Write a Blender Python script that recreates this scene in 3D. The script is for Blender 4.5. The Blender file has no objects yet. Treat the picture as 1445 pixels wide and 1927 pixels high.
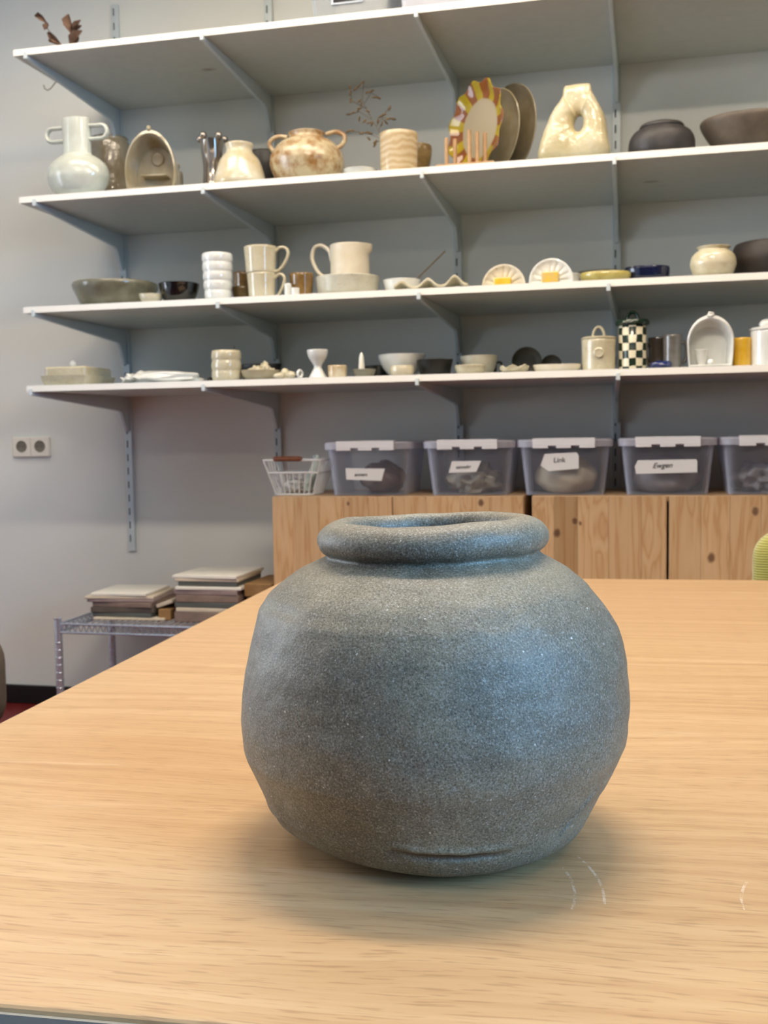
import bpy, bmesh, math, random
from mathutils import Vector, Matrix, noise

random.seed(7)
C = bpy.context.scene.collection
SC = bpy.context.scene
PI = math.pi

# ------------------------------------------------------------------ camera
W_PX, H_PX, F_PX = 1445.0, 1927.0, 2000.0
YAW, PITCH, ROLL = 0.2294, -0.0713, -0.01534
EYE = Vector((0.0, 0.0, 1.01))


def cam_axes():
    cy, sy, cp, sp = math.cos(YAW), math.sin(YAW), math.cos(PITCH), math.sin(PITCH)
    fwd = Vector((-sy * cp, cy * cp, sp))
    right = Vector((cy, sy, 0))
    up = right.cross(fwd)
    c, s = math.cos(ROLL), math.sin(ROLL)
    return c * right + s * up, -s * right + c * up, fwd


R_AX, U_AX, F_AX = cam_axes()
cam_d = bpy.data.cameras.new('camera')
cam = bpy.data.objects.new('camera', cam_d)
C.objects.link(cam)
M = Matrix((R_AX, U_AX, -F_AX)).transposed().to_4x4()
M.translation = EYE
cam.matrix_world = M
cam_d.sensor_fit = 'VERTICAL'
cam_d.sensor_height = 36.0
cam_d.sensor_width = 36.0 * W_PX / H_PX
cam_d.lens = F_PX / H_PX * 36.0
cam_d.clip_start = 0.02
cam_d.dof.use_dof = True
cam_d.dof.focus_distance = 0.60
cam_d.dof.aperture_fstop = 25.0
SC.camera = cam


def ray(px, py):
    return ((px - W_PX / 2) * R_AX - (py - H_PX / 2) * U_AX) / F_PX + F_AX


def at(px, py, Y):
    """world point of the photograph's pixel on the vertical plane y = Y"""
    d = ray(px, py)
    return EYE + d * ((Y - EYE.y) / d.y)


def on_z(px, py, Z):
    d = ray(px, py)
    return EYE + d * ((Z - EYE.z) / d.z)


# ------------------------------------------------------------------ world, lights, exposure
world = bpy.data.worlds.new('world')
SC.world = world
world.use_nodes = True
wn = world.node_tree.nodes['Background']
wn.inputs[0].default_value = (0.55, 0.75, 1.0, 1)
wn.inputs[1].default_value = 0.6

SC.view_settings.view_transform = 'Standard'
SC.view_settings.look = 'None'
SC.view_settings.gamma = 1.0
SC.view_settings.use_curve_mapping = False
SC.view_settings.exposure = 0.25
SC.cycles.max_bounces = 10
SC.cycles.diffuse_bounces = 6
SC.cycles.transparent_max_bounces = 24
SC.cycles.use_denoising = True
SC.cycles.sample_clamp_indirect = 6.0
SC.cycles.caustics_reflective = False
SC.cycles.caustics_refractive = False

ROOM_X0, ROOM_X1, ROOM_Y0, WALL_Y, CEIL_Z = -3.0, 2.4, -3.0, 3.636, 3.15


def area(name, loc, target, sx, sy, power, col):
    l = bpy.data.lights.new(name, 'AREA')
    l.shape = 'RECTANGLE'
    l.size, l.size_y = sx, sy
    l.energy = power
    l.color = col
    o = bpy.data.objects.new(name, l)
    C.objects.link(o)
    o.location = loc
    o.rotation_euler = (Vector(target) - Vector(loc)).to_track_quat('-Z', 'Z').to_euler()
    return o


# window openings: (wall, y0, y1, z0, z1)
WIN_R = (-1.5, 0.5, 1.15, 2.85)
WIN_L = (0.5, 2.3, 0.85, 2.5)
area('daylight_right', (ROOM_X1 + 0.12, (WIN_R[0] + WIN_R[1]) / 2, (WIN_R[2] + WIN_R[3]) / 2),
     (0, (WIN_R[0] + WIN_R[1]) / 2, (WIN_R[2] + WIN_R[3]) / 2), 1.9, 1.6, 210, (0.28, 0.60, 1.0))
area('daylight_left', (ROOM_X0 - 0.12, (WIN_L[0] + WIN_L[1]) / 2, (WIN_L[2] + WIN_L[3]) / 2),
     (0, (WIN_L[0] + WIN_L[1]) / 2, (WIN_L[2] + WIN_L[3]) / 2), 1.7, 1.6, 62, (0.82, 0.90, 1.0))
LAMP_COL = (1.0, 0.84, 0.64)

# ------------------------------------------------------------------ helpers


def lin(c):
    return tuple(((v / 255.0) / 12.92 if v / 255.0 <= 0.04045 else ((v / 255.0 + 0.055) / 1.055) ** 2.4) for v in c)


def rgba(c):
    return lin(c) + (1.0,)


class NT:
    def __init__(self, name):
        self.m = bpy.data.materials.new(name)
        self.m.use_nodes = True
        self.t = self.m.node_tree
        self.n = self.t.nodes
        self.b = self.n['Principled BSDF']
        self.out = self.n['Material Output']

    def node(self, typ, **kw):
        x = self.n.new(typ)
        for k, v in kw.items():
            setattr(x, k, v)
        return x

    def link(self, a, b):
        self.t.links.new(a, b)

    def coords(self, scale=(1, 1, 1), kind='Object', rot=(0, 0, 0)):
        tc = self.node('ShaderNodeTexCoord')
        mp = self.node('ShaderNodeMapping')
        mp.inputs['Scale'].default_value = scale
        mp.inputs['Rotation'].default_value = rot
        self.link(tc.outputs[kind], mp.inputs['Vector'])
        return mp.outputs[0]

    def noise(self, vec, scale, detail=3, rough=0.55, dist=0.0):
        x = self.node('ShaderNodeTexNoise')
        x.inputs['Scale'].default_value = scale
        x.inputs['Detail'].default_value = detail
        x.inputs['Roughness'].default_value = rough
        x.inputs['Distortion'].default_value = dist
        self.link(vec, x.inputs['Vector'])
        return x.outputs['Fac']

    def ramp(self, fac, stops, interp='LINEAR'):
        r = self.node('ShaderNodeValToRGB')
        r.color_ramp.interpolation = interp
        e = r.color_ramp.elements
        while len(e) < len(stops):
            e.new(0.5)
        for i, (p, c) in enumerate(stops):
            e[i].position = p
            e[i].color = c if len(c) == 4 else tuple(c) + (1.0,)
        self.link(fac, r.inputs[0])
        return r.outputs[0]

    def grey(self, fac, a, b, lo=0.0, hi=1.0):
        return self.ramp(fac, [(a, (lo, lo, lo, 1)), (b, (hi, hi, hi, 1))])

    def mix(self, fac, a, b, mode='MIX'):
        x = self.node('ShaderNodeMix', data_type='RGBA', blend_type=mode)
        for sock, v in ((x.inputs[0], fac), (x.inputs[6], a), (x.inputs[7], b)):
            if isinstance(v, (int, float)):
                sock.default_value = v
            elif isinstance(v, tuple):
                sock.default_value = v
            else:
                self.link(v, sock)
        return x.outputs[2]

    def math(self, op, a, b=0.0, c=0.0):
        x = self.node('ShaderNodeMath', operation=op)
        for i, v in enumerate((a, b, c)):
            if isinstance(v, (int, float)):
                x.inputs[i].default_value = v
            else:
                self.link(v, x.inputs[i])
        return x.outputs[0]

    def bump(self, height, strength=0.2, dist=0.002):
        x = self.node('ShaderNodeBump')
        x.inputs['Strength'].default_value = strength
        x.inputs['Distance'].default_value = dist
        self.link(height, x.inputs['Height'])
        self.link(x.outputs[0], self.b.inputs['Normal'])

    def color(self, v):
        if isinstance(v, tuple):
            self.b.inputs['Base Color'].default_value = v
        else:
            self.link(v, self.b.inputs['Base Color'])

    def set(self, **kw):
        for k, v in kw.items():
            self.b.inputs[k.replace('_', ' ')].default_value = v
        return self


MATS = {}


def plain(name, c, rough=0.5, metal=0.0, var=0.06, scale=12.0, bump=0.0, coat=0.0):
    if name in MATS:
        return MATS[name]
    t = NT(name)
    v = t.coords()
    f = t.noise(v, scale)
    a = rgba(c)
    d = tuple(x * (1 - 2.2 * var) for x in a[:3]) + (1,)
    t.color(t.ramp(f, [(0.3, d), (0.7, a)]))
    t.set(Roughness=rough, Metallic=metal)
    t.b.inputs['Coat Weight'].default_value = coat
    if bump:
        t.bump(t.noise(v, scale * 20, 2), bump, 0.001)
    MATS[name] = t.m
    return t.m


def glaze(name, c, c2=None, rough=0.16, scale=25.0, speck=0.0, speck_c=(90, 70, 45), bump=0.15, lo=0.35, hi=0.65):
    """glazed or bare clay: two tones in soft blotches, iron specks, uneven surface"""
    if name in MATS:
        return MATS[name]
    t = NT(name)
    v = t.coords()
    c2 = c2 or tuple(int(x * 0.9) for x in c)
    col = t.ramp(t.noise(v, scale, 4), [(lo, rgba(c2)), (hi, rgba(c))])
    if speck:
        s = t.grey(t.noise(v, 420, 1), 0.66, 0.72, 0.0, speck)
        col = t.mix(s, col, rgba(speck_c))
    t.color(col)
    t.set(Roughness=rough)
    if rough < .3:
        t.b.inputs['Specular IOR Level'].default_value = .85
    t.bump(t.noise(v, 55, 3), bump, 0.004)
    MATS[name] = t.m
    return t.m


class MB:
    """collects shapes, then links them as one mesh object"""

    def __init__(self):
        self.bm = bmesh.new()

    def box(self, x0, x1, y0, y1, z0, z1):
        vs = [self.bm.verts.new(p) for p in ((x0, y0, z0), (x1, y0, z0), (x1, y1, z0), (x0, y1, z0),
                                             (x0, y0, z1), (x1, y0, z1), (x1, y1, z1), (x0, y1, z1))]
        for f in ((0, 3, 2, 1), (4, 5, 6, 7), (0, 1, 5, 4), (1, 2, 6, 5), (2, 3, 7, 6), (3, 0, 4, 7)):
            self.bm.faces.new([vs[i] for i in f])
        return self

    def hexa(self, b, t):
        """box between two quads (bottom b, top t), both counter-clockwise from above"""
        vs = [self.bm.verts.new(p) for p in list(b) + list(t)]
        for f in ((0, 3, 2, 1), (4, 5, 6, 7), (0, 1, 5, 4), (1, 2, 6, 5), (2, 3, 7, 6), (3, 0, 4, 7)):
            self.bm.faces.new([vs[i] for i in f])
        return self

    def lathe(self, prof, seg=40, c=(0, 0, 0), fx=1.0, fy=1.0, fn=None):
        rows = []
        for k, (r, z) in enumerate(prof):
            if r <= 1e-6:
                p = Vector((c[0], c[1], c[2] + z))
                if fn:
                    p = fn(p, 0.0, k)
                rows.append([self.bm.verts.new(p)])
                continue
            row = []
            for i in range(seg):
                a = 2 * PI * i / seg
                p = Vector((c[0] + fx * r * math.cos(a), c[1] + fy * r * math.sin(a), c[2] + z))
                if fn:
                    p = fn(p, a, k)
                row.append(self.bm.verts.new(p))
            rows.append(row)
        for a, b in zip(rows, rows[1:]):
            if len(a) == 1 and len(b) == 1:
                continue
            for i in range(seg):
                j = (i + 1) % seg
                if len(a) == 1:
                    self.bm.faces.new((a[0], b[j], b[i]))
                elif len(b) == 1:
                    self.bm.faces.new((a[i], a[j], b[0]))
                else:
                    self.bm.faces.new((a[i], a[j], b[j], b[i]))
        return self

    def tube(self, pts, r, seg=8, closed=False, flat=1.0):
        pts = [Vector(p) for p in pts]
        n = len(pts)
        rad = r if isinstance(r, (list, tuple)) else [r] * n
        rows = []
        ref = None
        for i, p in enumerate(pts):
            if closed:
                t = pts[(i + 1) % n] - pts[i - 1]
            else:
                t = pts[min(i + 1, n - 1)] - pts[max(i - 1, 0)]
            t = t.normalized() if t.length > 1e-9 else Vector((0, 0, 1))
            if ref is None:
                ref = Vector((0, 0, 1)) if abs(t.z) < 0.9 else Vector((1, 0, 0))
            x = (ref - t * ref.dot(t))
            x = x.normalized() if x.length > 1e-6 else t.orthogonal().normalized()
            ref = x
            y = t.cross(x)
            rows.append([self.bm.verts.new(p + rad[i] * (math.cos(a) * x + flat * math.sin(a) * y))
                         for a in (2 * PI * k / seg for k in range(seg))])
        pairs = list(zip(rows, rows[1:]))
        if closed:
            pairs.append((rows[-1], rows[0]))
        for a, b in pairs:
            for i in range(seg):
                j = (i + 1) % seg
                self.bm.faces.new((a[i], a[j], b[j], b[i]))
        if not closed:
            self.bm.faces.new(rows[0][::-1])
            self.bm.faces.new(rows[-1])
        return self

    def prism(self, poly, d, base=(0, 0, 0), ax='xz'):
        """polygon in the xz (or xy) plane pushed along the third axis by d"""
        def P(u, v, w):
            q = (u, w, v) if ax == 'xz' else ((u, v, w) if ax == 'xy' else (w, u, v))
            return Vector(q) + Vector(base)
        a = [self.bm.verts.new(P(u, v, 0)) for u, v in poly]
        b = [self.bm.verts.new(P(u, v, d)) for u, v in poly]
        self.bm.faces.new(a)
        self.bm.faces.new(b[::-1])
        n = len(a)
        for i in range(n):
            j = (i + 1) % n
            self.bm.faces.new((a[i], a[j], b[j], b[i]))
        return self

    def blob(self, c, r, sub=3, amp=0.12, freq=2.0, seed=0.0, flat=None):
        r = r if isinstance(r, tuple) else (r, r, r)
        res = bmesh.ops.create_icosphere(self.bm, subdivisions=sub, radius=1.0)
        for v in res['verts']:
            d = v.co.copy()
            k = 1 + amp * noise.noise(d * freq + Vector((seed, seed * 1.7, -seed)))
            v.co = Vector((d.x * r[0], d.y * r[1], d.z * r[2])) * k + Vector(c)
            if flat is not None and v.co.z < flat:
                v.co.z = flat
        return self

    def done(self, name, mat, parent=None, loc=(0, 0, 0), rot=None, smooth=40, bevel=0.0, seg=2, recalc=True):
        if recalc:
            bmesh.ops.recalc_face_normals(self.bm, faces=self.bm.faces)
        me = bpy.data.meshes.new(name)
        self.bm.to_mesh(me)
        self.bm.free()
        if mat:
            me.materials.append(mat)
        o = bpy.data.objects.new(name, me)
        C.objects.link(o)
        o.location = loc
        if rot:
            o.rotation_euler = rot
        if parent:
            o.parent = parent
        if smooth:
            me.shade_smooth()
            me.set_sharp_from_angle(angle=math.radians(smooth))
        if bevel:
            b = o.modifiers.new('bevel', 'BEVEL')
            b.width = bevel
            b.segments = seg
            b.limit_method = 'ANGLE'
            b.angle_limit = math.radians(40)
        return o


def tag(o, label=None, cat=None, group=None, kind=None):
    for k, v in (('label', label), ('category', cat), ('group', group), ('kind', kind)):
        if v:
            o[k] = v
    return o


def thing(name, label, cat, loc=(0, 0, 0), rz=0.0, group=None):
    o = bpy.data.objects.new(name, None)
    o.empty_display_size = 0.05
    C.objects.link(o)
    o.location = loc
    o.rotation_euler = (0, 0, rz)
    return tag(o, label, cat, group)


def structure(o):
    o['kind'] = 'structure'
    return o


def copy_tree(o, parent=None):
    c = o.copy()
    C.objects.link(c)
    if parent:
        c.parent = parent
    for ch in list(o.children):
        copy_tree(ch, c)
    return c


def arc(cx, cz, rx, rz, a0, a1, n):
    return [(cx + rx * math.cos(a0 + (a1 - a0) * i / n), cz + rz * math.sin(a0 + (a1 - a0) * i / n)) for i in range(n + 1)]


# ------------------------------------------------------------------ materials of the setting
def wall_mat():
    t = NT('wall_paint')
    v = t.coords()
    n1 = t.noise(v, 1.3, 4)
    col = t.ramp(n1, [(0.3, rgba((224, 227, 224))), (0.7, rgba((234, 237, 234)))])
    t.color(col)
    t.set(Roughness=0.75)
    t.bump(t.noise(v, 120, 3), 0.12, 0.001)
    return t.m


M_WALL = wall_mat()
M_WALL_DARK = plain('low_bounce_wall', (96, 88, 80), .8, var=.02)  # unseen walls coloured dark to cut bounce light in the room
M_CEIL = plain('ceiling_paint', (238, 236, 230), 0.9, var=0.01)
M_FLOOR = plain('red_floor', (112, 22, 20), 0.45, var=0.1, scale=6)
M_BASE = plain('black_baseboard', (10, 10, 11), 0.35, var=0.02)
M_SHELF = plain('white_shelf_laminate', (238, 236, 230), 0.38, var=0.012, scale=30, bump=0.03)
M_SHELF_EDGE = plain('shelf_lit_edge', (244, 242, 236), 0.4, var=0.01)  # lit tone for shelf edges, set against the darkened boards
M_STEEL = plain('pale_grey_steel', (204, 214, 218), 0.4, metal=0.1, var=0.02, scale=40)
M_SLOT = plain('rail_slot_dark', (84, 90, 96), 0.7, var=0.02)
M_CHROME = plain('chrome_wire', (206, 216, 230), 0.25, metal=0.7, var=0.03)
M_FRAME = plain('white_window_frame', (236, 236, 232), 0.4, var=0.01)


def glass_mat():
    t = NT('window_glass')
    tr = t.node('ShaderNodeBsdfTransparent')
    gl = t.node('ShaderNodeBsdfGlossy')
    gl.inputs['Roughness'].default_value = 0.02
    fr = t.node('ShaderNodeFresnel')
    mx = t.node('ShaderNodeMixShader')
    t.link(fr.outputs[0], mx.inputs[0])
    t.link(tr.outputs[0], mx.inputs[1])
    t.link(gl.outputs[0], mx.inputs[2])
    t.link(mx.outputs[0], t.out.inputs['Surface'])
    return t.m


M_GLASS = glass_mat()


def emit_mat(name, col, strength):
    t = NT(name)
    t.b.inputs['Base Color'].default_value = (0.9, 0.9, 0.9, 1)
    t.b.inputs['Emission Color'].default_value = tuple(col) + (1,)
    t.b.inputs['Emission Strength'].default_value = strength
    return t.m


def beech_mat():
    """laminate printed as beech: long soft bands, short dark flecks, faint scuffs"""
    t = NT('beech_laminate')
    v = t.coords((1, 1, 1))
    wob = t.noise(t.coords((0.9, 2.2, 1)), 1.6, 2)
    sep = t.node('ShaderNodeSeparateXYZ')
    t.link(v, sep.inputs[0])
    yy = t.math('ADD', sep.outputs[1], t.math('MULTIPLY', wob, 0.10))
    cmb = t.node('ShaderNodeCombineXYZ')
    t.link(sep.outputs[0], cmb.inputs[0])
    t.link(yy, cmb.inputs[1])
    mp = t.node('ShaderNodeMapping')
    mp.inputs['Scale'].default_value = (2.0, 70, 1)
    t.link(cmb.outputs[0], mp.inputs[0])
    band = t.noise(mp.outputs[0], 1.0, 5, 0.65)
    mp2 = t.node('ShaderNodeMapping')
    mp2.inputs['Scale'].default_value = (34, 560, 1)
    t.link(cmb.outputs[0], mp2.inputs[0])
    fleck = t.noise(mp2.outputs[0], 1.0, 2, 0.5)
    col = t.ramp(band, [(0.3, rgba((172, 136, 96))), (0.5, rgba((186, 152, 111))), (0.72, rgba((197, 166, 126)))])
    fl = t.grey(fleck, 0.56, 0.66, 0.0, 0.42)
    col = t.mix(fl, col, rgba((128, 94, 64)))
    big = t.grey(t.noise(v, 2.6, 2), 0.4, 0.7, 0.0, 0.25)
    col = t.mix(big, col, rgba((178, 142, 112)))
    # pale scuffs: thin scratches in a few places
    vs = t.coords((5, 60, 1), rot=(0, 0, 0.5))
    sc = t.math('MULTIPLY', t.grey(t.noise(vs, 1.0, 1, 0.4), 0.705, 0.72), t.grey(t.noise(v, 5.0, 1), 0.55, 0.62))
    col = t.mix(t.math('MULTIPLY', sc, 0.10), col, rgba((250, 238, 220)))
    # two curved chalky drag marks in front of the jar
    def arc_mark(cx, cy, r, x0, x1, y0, y1, w):
        dx = t.math('SUBTRACT', sep.outputs[0], cx)
        dy = t.math('SUBTRACT', sep.outputs[1], cy)
        d = t.math('SQRT', t.math('ADD', t.math('MULTIPLY', dx, dx), t.math('MULTIPLY', dy, dy)))
        e = t.math('LESS_THAN', t.math('ABSOLUTE', t.math('SUBTRACT', d, r)), w)
        g = t.math('MULTIPLY', t.math('GREATER_THAN', sep.outputs[0], x0), t.math('LESS_THAN', sep.outputs[0], x1))
        h = t.math('MULTIPLY', t.math('GREATER_THAN', sep.outputs[1], y0), t.math('LESS_THAN', sep.outputs[1], y1))
        return t.math('MULTIPLY', e, t.math('MULTIPLY', g, h))
    t.arc_mark = arc_mark
    br = t.grey(t.noise(v, 300, 2), 0.42, 0.6)
    marks = None
    for a in SCUFFS:
        m = arc_mark(*a)
        marks = m if marks is None else t.math('MAXIMUM', marks, m)
    col = t.mix(t.math('MULTIPLY', t.math('MULTIPLY', marks, br), 0.34), col, rgba((250, 244, 232)))
    t.color(col)
    t.set(Roughness=0.36)
    t.b.inputs['Specular IOR Level'].default_value = 0.4
    t.bump(fleck, 0.05, 0.0006)
    return t.m


KNOTS = [(1082, 981, .010), (1338, 1049, .013), (1421, 962, .012), (1048, 1003, .012), (1092, 985, .006), (905, 946, .009), (655, 948, .006)]


def pine_mat(name='pine', tint=1.0):
    """varnished pine: flowing growth rings along z, tone per board, dark knots"""
    t = NT(name)
    oi = t.node('ShaderNodeObjectInfo')
    tc = t.node('ShaderNodeTexCoord')
    off = t.node('ShaderNodeVectorMath', operation='SCALE')
    cx = t.node('ShaderNodeCombineXYZ')
    t.link(oi.outputs['Random'], cx.inputs[0])
    t.link(oi.outputs['Random'], cx.inputs[2])
    t.link(cx.outputs[0], off.inputs[0])
    off.inputs['Scale'].default_value = 7.3
    add = t.node('ShaderNodeVectorMath', operation='ADD')
    t.link(tc.outputs['Object'], add.inputs[0])
    t.link(off.outputs[0], add.inputs[1])
    # knots
    mk = t.node('ShaderNodeMapping')
    mk.inputs['Scale'].default_value = (9.0, 0.01, 4.2)
    t.link(add.outputs[0], mk.inputs[0])
    vo = t.node('ShaderNodeTexVoronoi', feature='F1')
    vo.inputs['Scale'].default_value = 1.0
    t.link(mk.outputs[0], vo.inputs['Vector'])
    dist = vo.outputs['Distance']
    near = t.grey(dist, 0.0, 0.42, 1.0, 0.0)
    mg = t.node('ShaderNodeMapping')
    mg.inputs['Scale'].default_value = (15, 15, 1.1)
    t.link(add.outputs[0], mg.inputs[0])
    g = t.noise(mg.outputs[0], 1.0, 3, 0.6, 0.4)
    geo = t.node('ShaderNodeNewGeometry')
    wob = t.math('MULTIPLY', t.noise(add.outputs[0], 40, 2), .006)
    dk = None
    for px, py, rr in KNOTS:
        p = at(px, py, CAB_FRONT)
        sb = t.node('ShaderNodeVectorMath', operation='SUBTRACT')
        t.link(geo.outputs['Position'], sb.inputs[0])
        sb.inputs[1].default_value = (p.x, p.y, p.z)
        ms = t.node('ShaderNodeVectorMath', operation='MULTIPLY')
        t.link(sb.outputs[0], ms.inputs[0])
        ms.inputs[1].default_value = (1.0 / rr, .3 / rr, .72 / rr)
        ln = t.node('ShaderNodeVectorMath', operation='LENGTH')
        t.link(ms.outputs[0], ln.inputs[0])
        dd = t.math('ADD', ln.outputs['Value'], t.math('MULTIPLY', t.math('SUBTRACT', wob, .003), 130))
        dk = dd if dk is None else t.math('MINIMUM', dk, dd)
    near2 = t.grey(dk, 0.0, 5.0, 1.0, 0.0)
    ring = t.math('ADD', t.math('MULTIPLY', g, 6.5), t.math('ADD', t.math('MULTIPLY', near, 2.2), t.math('MULTIPLY', near2, 4.5)))
    ring = t.math('FRACT', ring)
    soft = t.math('ABSOLUTE', t.math('SUBTRACT', ring, 0.5))
    col = t.ramp(soft, [(0.0, rgba((204, 166, 118))), (0.16, rgba((228, 198, 152))), (0.5, rgba((238, 212, 170)))])
    tone = t.grey(oi.outputs['Random'], 0.0, 1.0, 0.84, 1.0)
    col = t.mix(1.0, col, tone, 'MULTIPLY')
    kn = t.grey(dist, 0.07, 0.13, 1.0, 0.0)
    col = t.mix(t.math('MULTIPLY', kn, 0.85), col, rgba((104, 66, 42)))
    halo = t.grey(dist, 0.12, 0.30, 0.5, 0.0)
    col = t.mix(halo, col, rgba((172, 122, 78)))
    col = t.mix(t.grey(dk, 1.0, 3.0, 0.5, 0.0), col, rgba((176, 130, 88)))
    col = t.mix(t.grey(dk, 0.5, 1.3, 0.85, 0.0), col, rgba((98, 66, 46)))
    if tint != 1.0:
        col = t.mix(1.0, col, (tint * 1.06, tint, tint * .92, 1.0), 'MULTIPLY')
    t.color(col)
    t.set(Roughness=0.42)
    t.bump(g, 0.06, 0.001)
    return t.m


# ------------------------------------------------------------------ room shell
def room():
    m = MB().box(ROOM_X0 - .15, ROOM_X1 + .15, ROOM_Y0 - .15, WALL_Y + .15, -0.12, 0.0)
    structure(m.done('floor', M_FLOOR, smooth=0))
    m = MB().box(ROOM_X0 - .15, ROOM_X1 + .15, ROOM_Y0 - .15, WALL_Y + .15, CEIL_Z, CEIL_Z + .12)
    structure(m.done('ceiling', M_CEIL, smooth=0))
    m = MB().box(ROOM_X0 - .15, ROOM_X1 + .15, WALL_Y, WALL_Y + .15, 0, CEIL_Z)
    structure(m.done('wall_back', M_WALL, smooth=0))
    m = MB().box(ROOM_X0 - .15, ROOM_X1 + .15, ROOM_Y0 - .15, ROOM_Y0, 0, CEIL_Z)
    structure(m.done('wall_front', M_WALL_DARK, smooth=0))
    for side, x0, x1, w in (('left', ROOM_X0 - .15, ROOM_X0, WIN_L), ('right', ROOM_X1, ROOM_X1 + .15, WIN_R)):
        m = MB()
        m.box(x0, x1, ROOM_Y0, w[0], 0, CEIL_Z)
        m.box(x0, x1, w[1], WALL_Y, 0, CEIL_Z)
        m.box(x0, x1, w[0], w[1], 0, w[2])
        m.box(x0, x1, w[0], w[1], w[3], CEIL_Z)
        structure(m.done('wall_' + side, M_WALL if side == 'left' else M_WALL_DARK, smooth=0))
        root = thing('window_%d' % (1 if side == 'left' else 2), None, None, ((x0 + x1) / 2, w[0], w[2]))
        root['kind'] = 'structure'
        L, Hh = w[1] - w[0], w[3] - w[2]
        f = MB()
        for a in (0, L / 2 - .03, L - .06):
            f.box(-.03, .03, a, a + .06, 0, Hh)
        for z in (0, Hh - .06):
            f.box(-.029, .029, 0, L, z, z + .06)
        f.done('frame', M_FRAME, root, smooth=0)
        for a in (0.06, L / 2 + .03):
            MB().box(-.004, .004, a, a + L / 2 - .09, .06, Hh - .06).done('pane', M_GLASS, root, smooth=0)
    # dark skirting along the shelf wall, left of the cabinets
    m = MB().box(ROOM_X0, ROOM_X1, WALL_Y - .014, WALL_Y, 0.0, 0.072)
    structure(m.done('baseboard_back', M_BASE, smooth=0, bevel=.003))


room()
CAB_FRONT, CAB_TOP = WALL_Y - 0.4377, 0.8236
X_CAB = at(511, 940, CAB_FRONT).x

# ceiling lamps: battens over the table, plus a row added to brighten the shelves
M_DIFF = emit_mat('lamp_diffuser', LAMP_COL, 4.0)
M_LAMPBODY = plain('lamp_body_white', (235, 235, 232), 0.4, var=0.01)
LAMP_SPOTS = [(-1.6, 2.45), (-0.55, 2.45), (0.5, 2.45), (-1.55, 1.1), (-0.1, 1.1), (1.35, 1.1)]
LAMP_POWERS = {2.45: 7.0, 1.1: 6.0}
for i, (x, y) in enumerate(LAMP_SPOTS):
    lamp = thing('ceiling_or_added_lamp', 'white hanging batten lamp with warm diffuser, %s of the row %s' % (('left', 'middle', 'right')[i % 3], 'added to light the shelves' if y > 2 else 'over the worktable'), 'lamp', (x, y, CEIL_Z - .42), 0, 'ceiling battens over the table and added shelf row')
    hw = .27 if y > 2 else .09
    MB().box(-.42, .42, -hw, hw, 0.02, .06).done('housing', M_LAMPBODY, lamp, smooth=0, bevel=.004)
    MB().box(-.40, .40, -hw + .015, hw - .015, 0.0, .02).done('diffuser', M_DIFF, lamp, smooth=0)
    for sx in (-.3, .3):
        MB().tube([(sx, 0, .06), (sx, 0, .42)], .003, 6).done('suspension_wire', M_CHROME, lamp)
    l = area('batten_light', (0, 0, -.01), (0, 0, -1), .78, 2 * hw - .03, 28.0 if (x, y) == (-0.1, 1.1) else LAMP_POWERS[y], LAMP_COL)
    l.parent = lamp

# a string of small bare bulbs further back in the room
M_BULB = emit_mat('bulb_glow', LAMP_COL, 34.0)
for i in range(7):
    x = -2.1 + .6 * i
    bl = thing('pendant_bulb', 'small bare globe bulb on a thin cord, %s of the string' % ['leftmost', 'second from the left', 'third from the left', 'middle one', 'third from the right', 'second from the right', 'rightmost'][i], 'lamp', (x, -.45, 2.42), 0, 'string of pendant bulbs')
    MB().tube([(0, 0, .055), (0, 0, CEIL_Z - 2.42)], .003, 6).done('cord', M_LAMPBODY, bl)
    MB().lathe([(0, .05), (.016, .05), (.018, .09), (.006, .10), (0, .10)], 14).done('bulb_socket', M_LAMPBODY, bl)
    MB().lathe([(.05 * math.sin(PI * k / 12), -.05 * math.cos(PI * k / 12)) for k in range(13)], 18).done('globe', M_BULB, bl)

# ------------------------------------------------------------------ shelves, rails, brackets
SHELF_Z = [2.2218, 1.7739, 1.4328, 1.1862]
TH, SHELF_D = 0.0188, 0.5908
YF = WALL_Y - SHELF_D
SHELF_X0, SHELF_X1 = -1.869, 1.25
WHERE = ['top', 'second', 'third', 'lowest']


def shelf_mat_stained():
    """white laminate greyed to carry the underside shade, with the small brown marks left round two old screw holes"""
    t = NT('shade_grey_laminate_marked')
    v = t.coords()
    n = t.noise(v, 30, 3)
    col = t.ramp(n, [(0.3, rgba((188, 192, 188))), (0.7, rgba((194, 198, 194)))])  # grey puts the shade of the undersides into the board colour
    for k, (px, py) in ((0, (392, 131)), (1, (1224, 342)), (2, (405, 595))):
        p = on_z(px, py, SHELF_Z[k] - TH)
        gv = t.node('ShaderNodeNewGeometry')
        d = t.node('ShaderNodeVectorMath', operation='DISTANCE')
        sc = t.node('ShaderNodeVectorMath', operation='MULTIPLY')
        sc.inputs[1].default_value = (0.62, 1, 1)
        t.link(gv.outputs['Position'], sc.inputs[0])
        t.link(sc.outputs[0], d.inputs[0])
        d.inputs[1].default_value = (p.x * .62, p.y, p.z)
        wob = t.math('ADD', d.outputs['Value'], t.math('MULTIPLY', t.noise(v, 60, 2), 0.012))
        col = t.mix(t.grey(wob, 0.010, 0.024, 0.75 if k < 2 else .35, 0.0), col, rgba((120, 92, 66)))
    t.color(col)
    t.set(Roughness=0.38)
    return t.m


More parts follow.
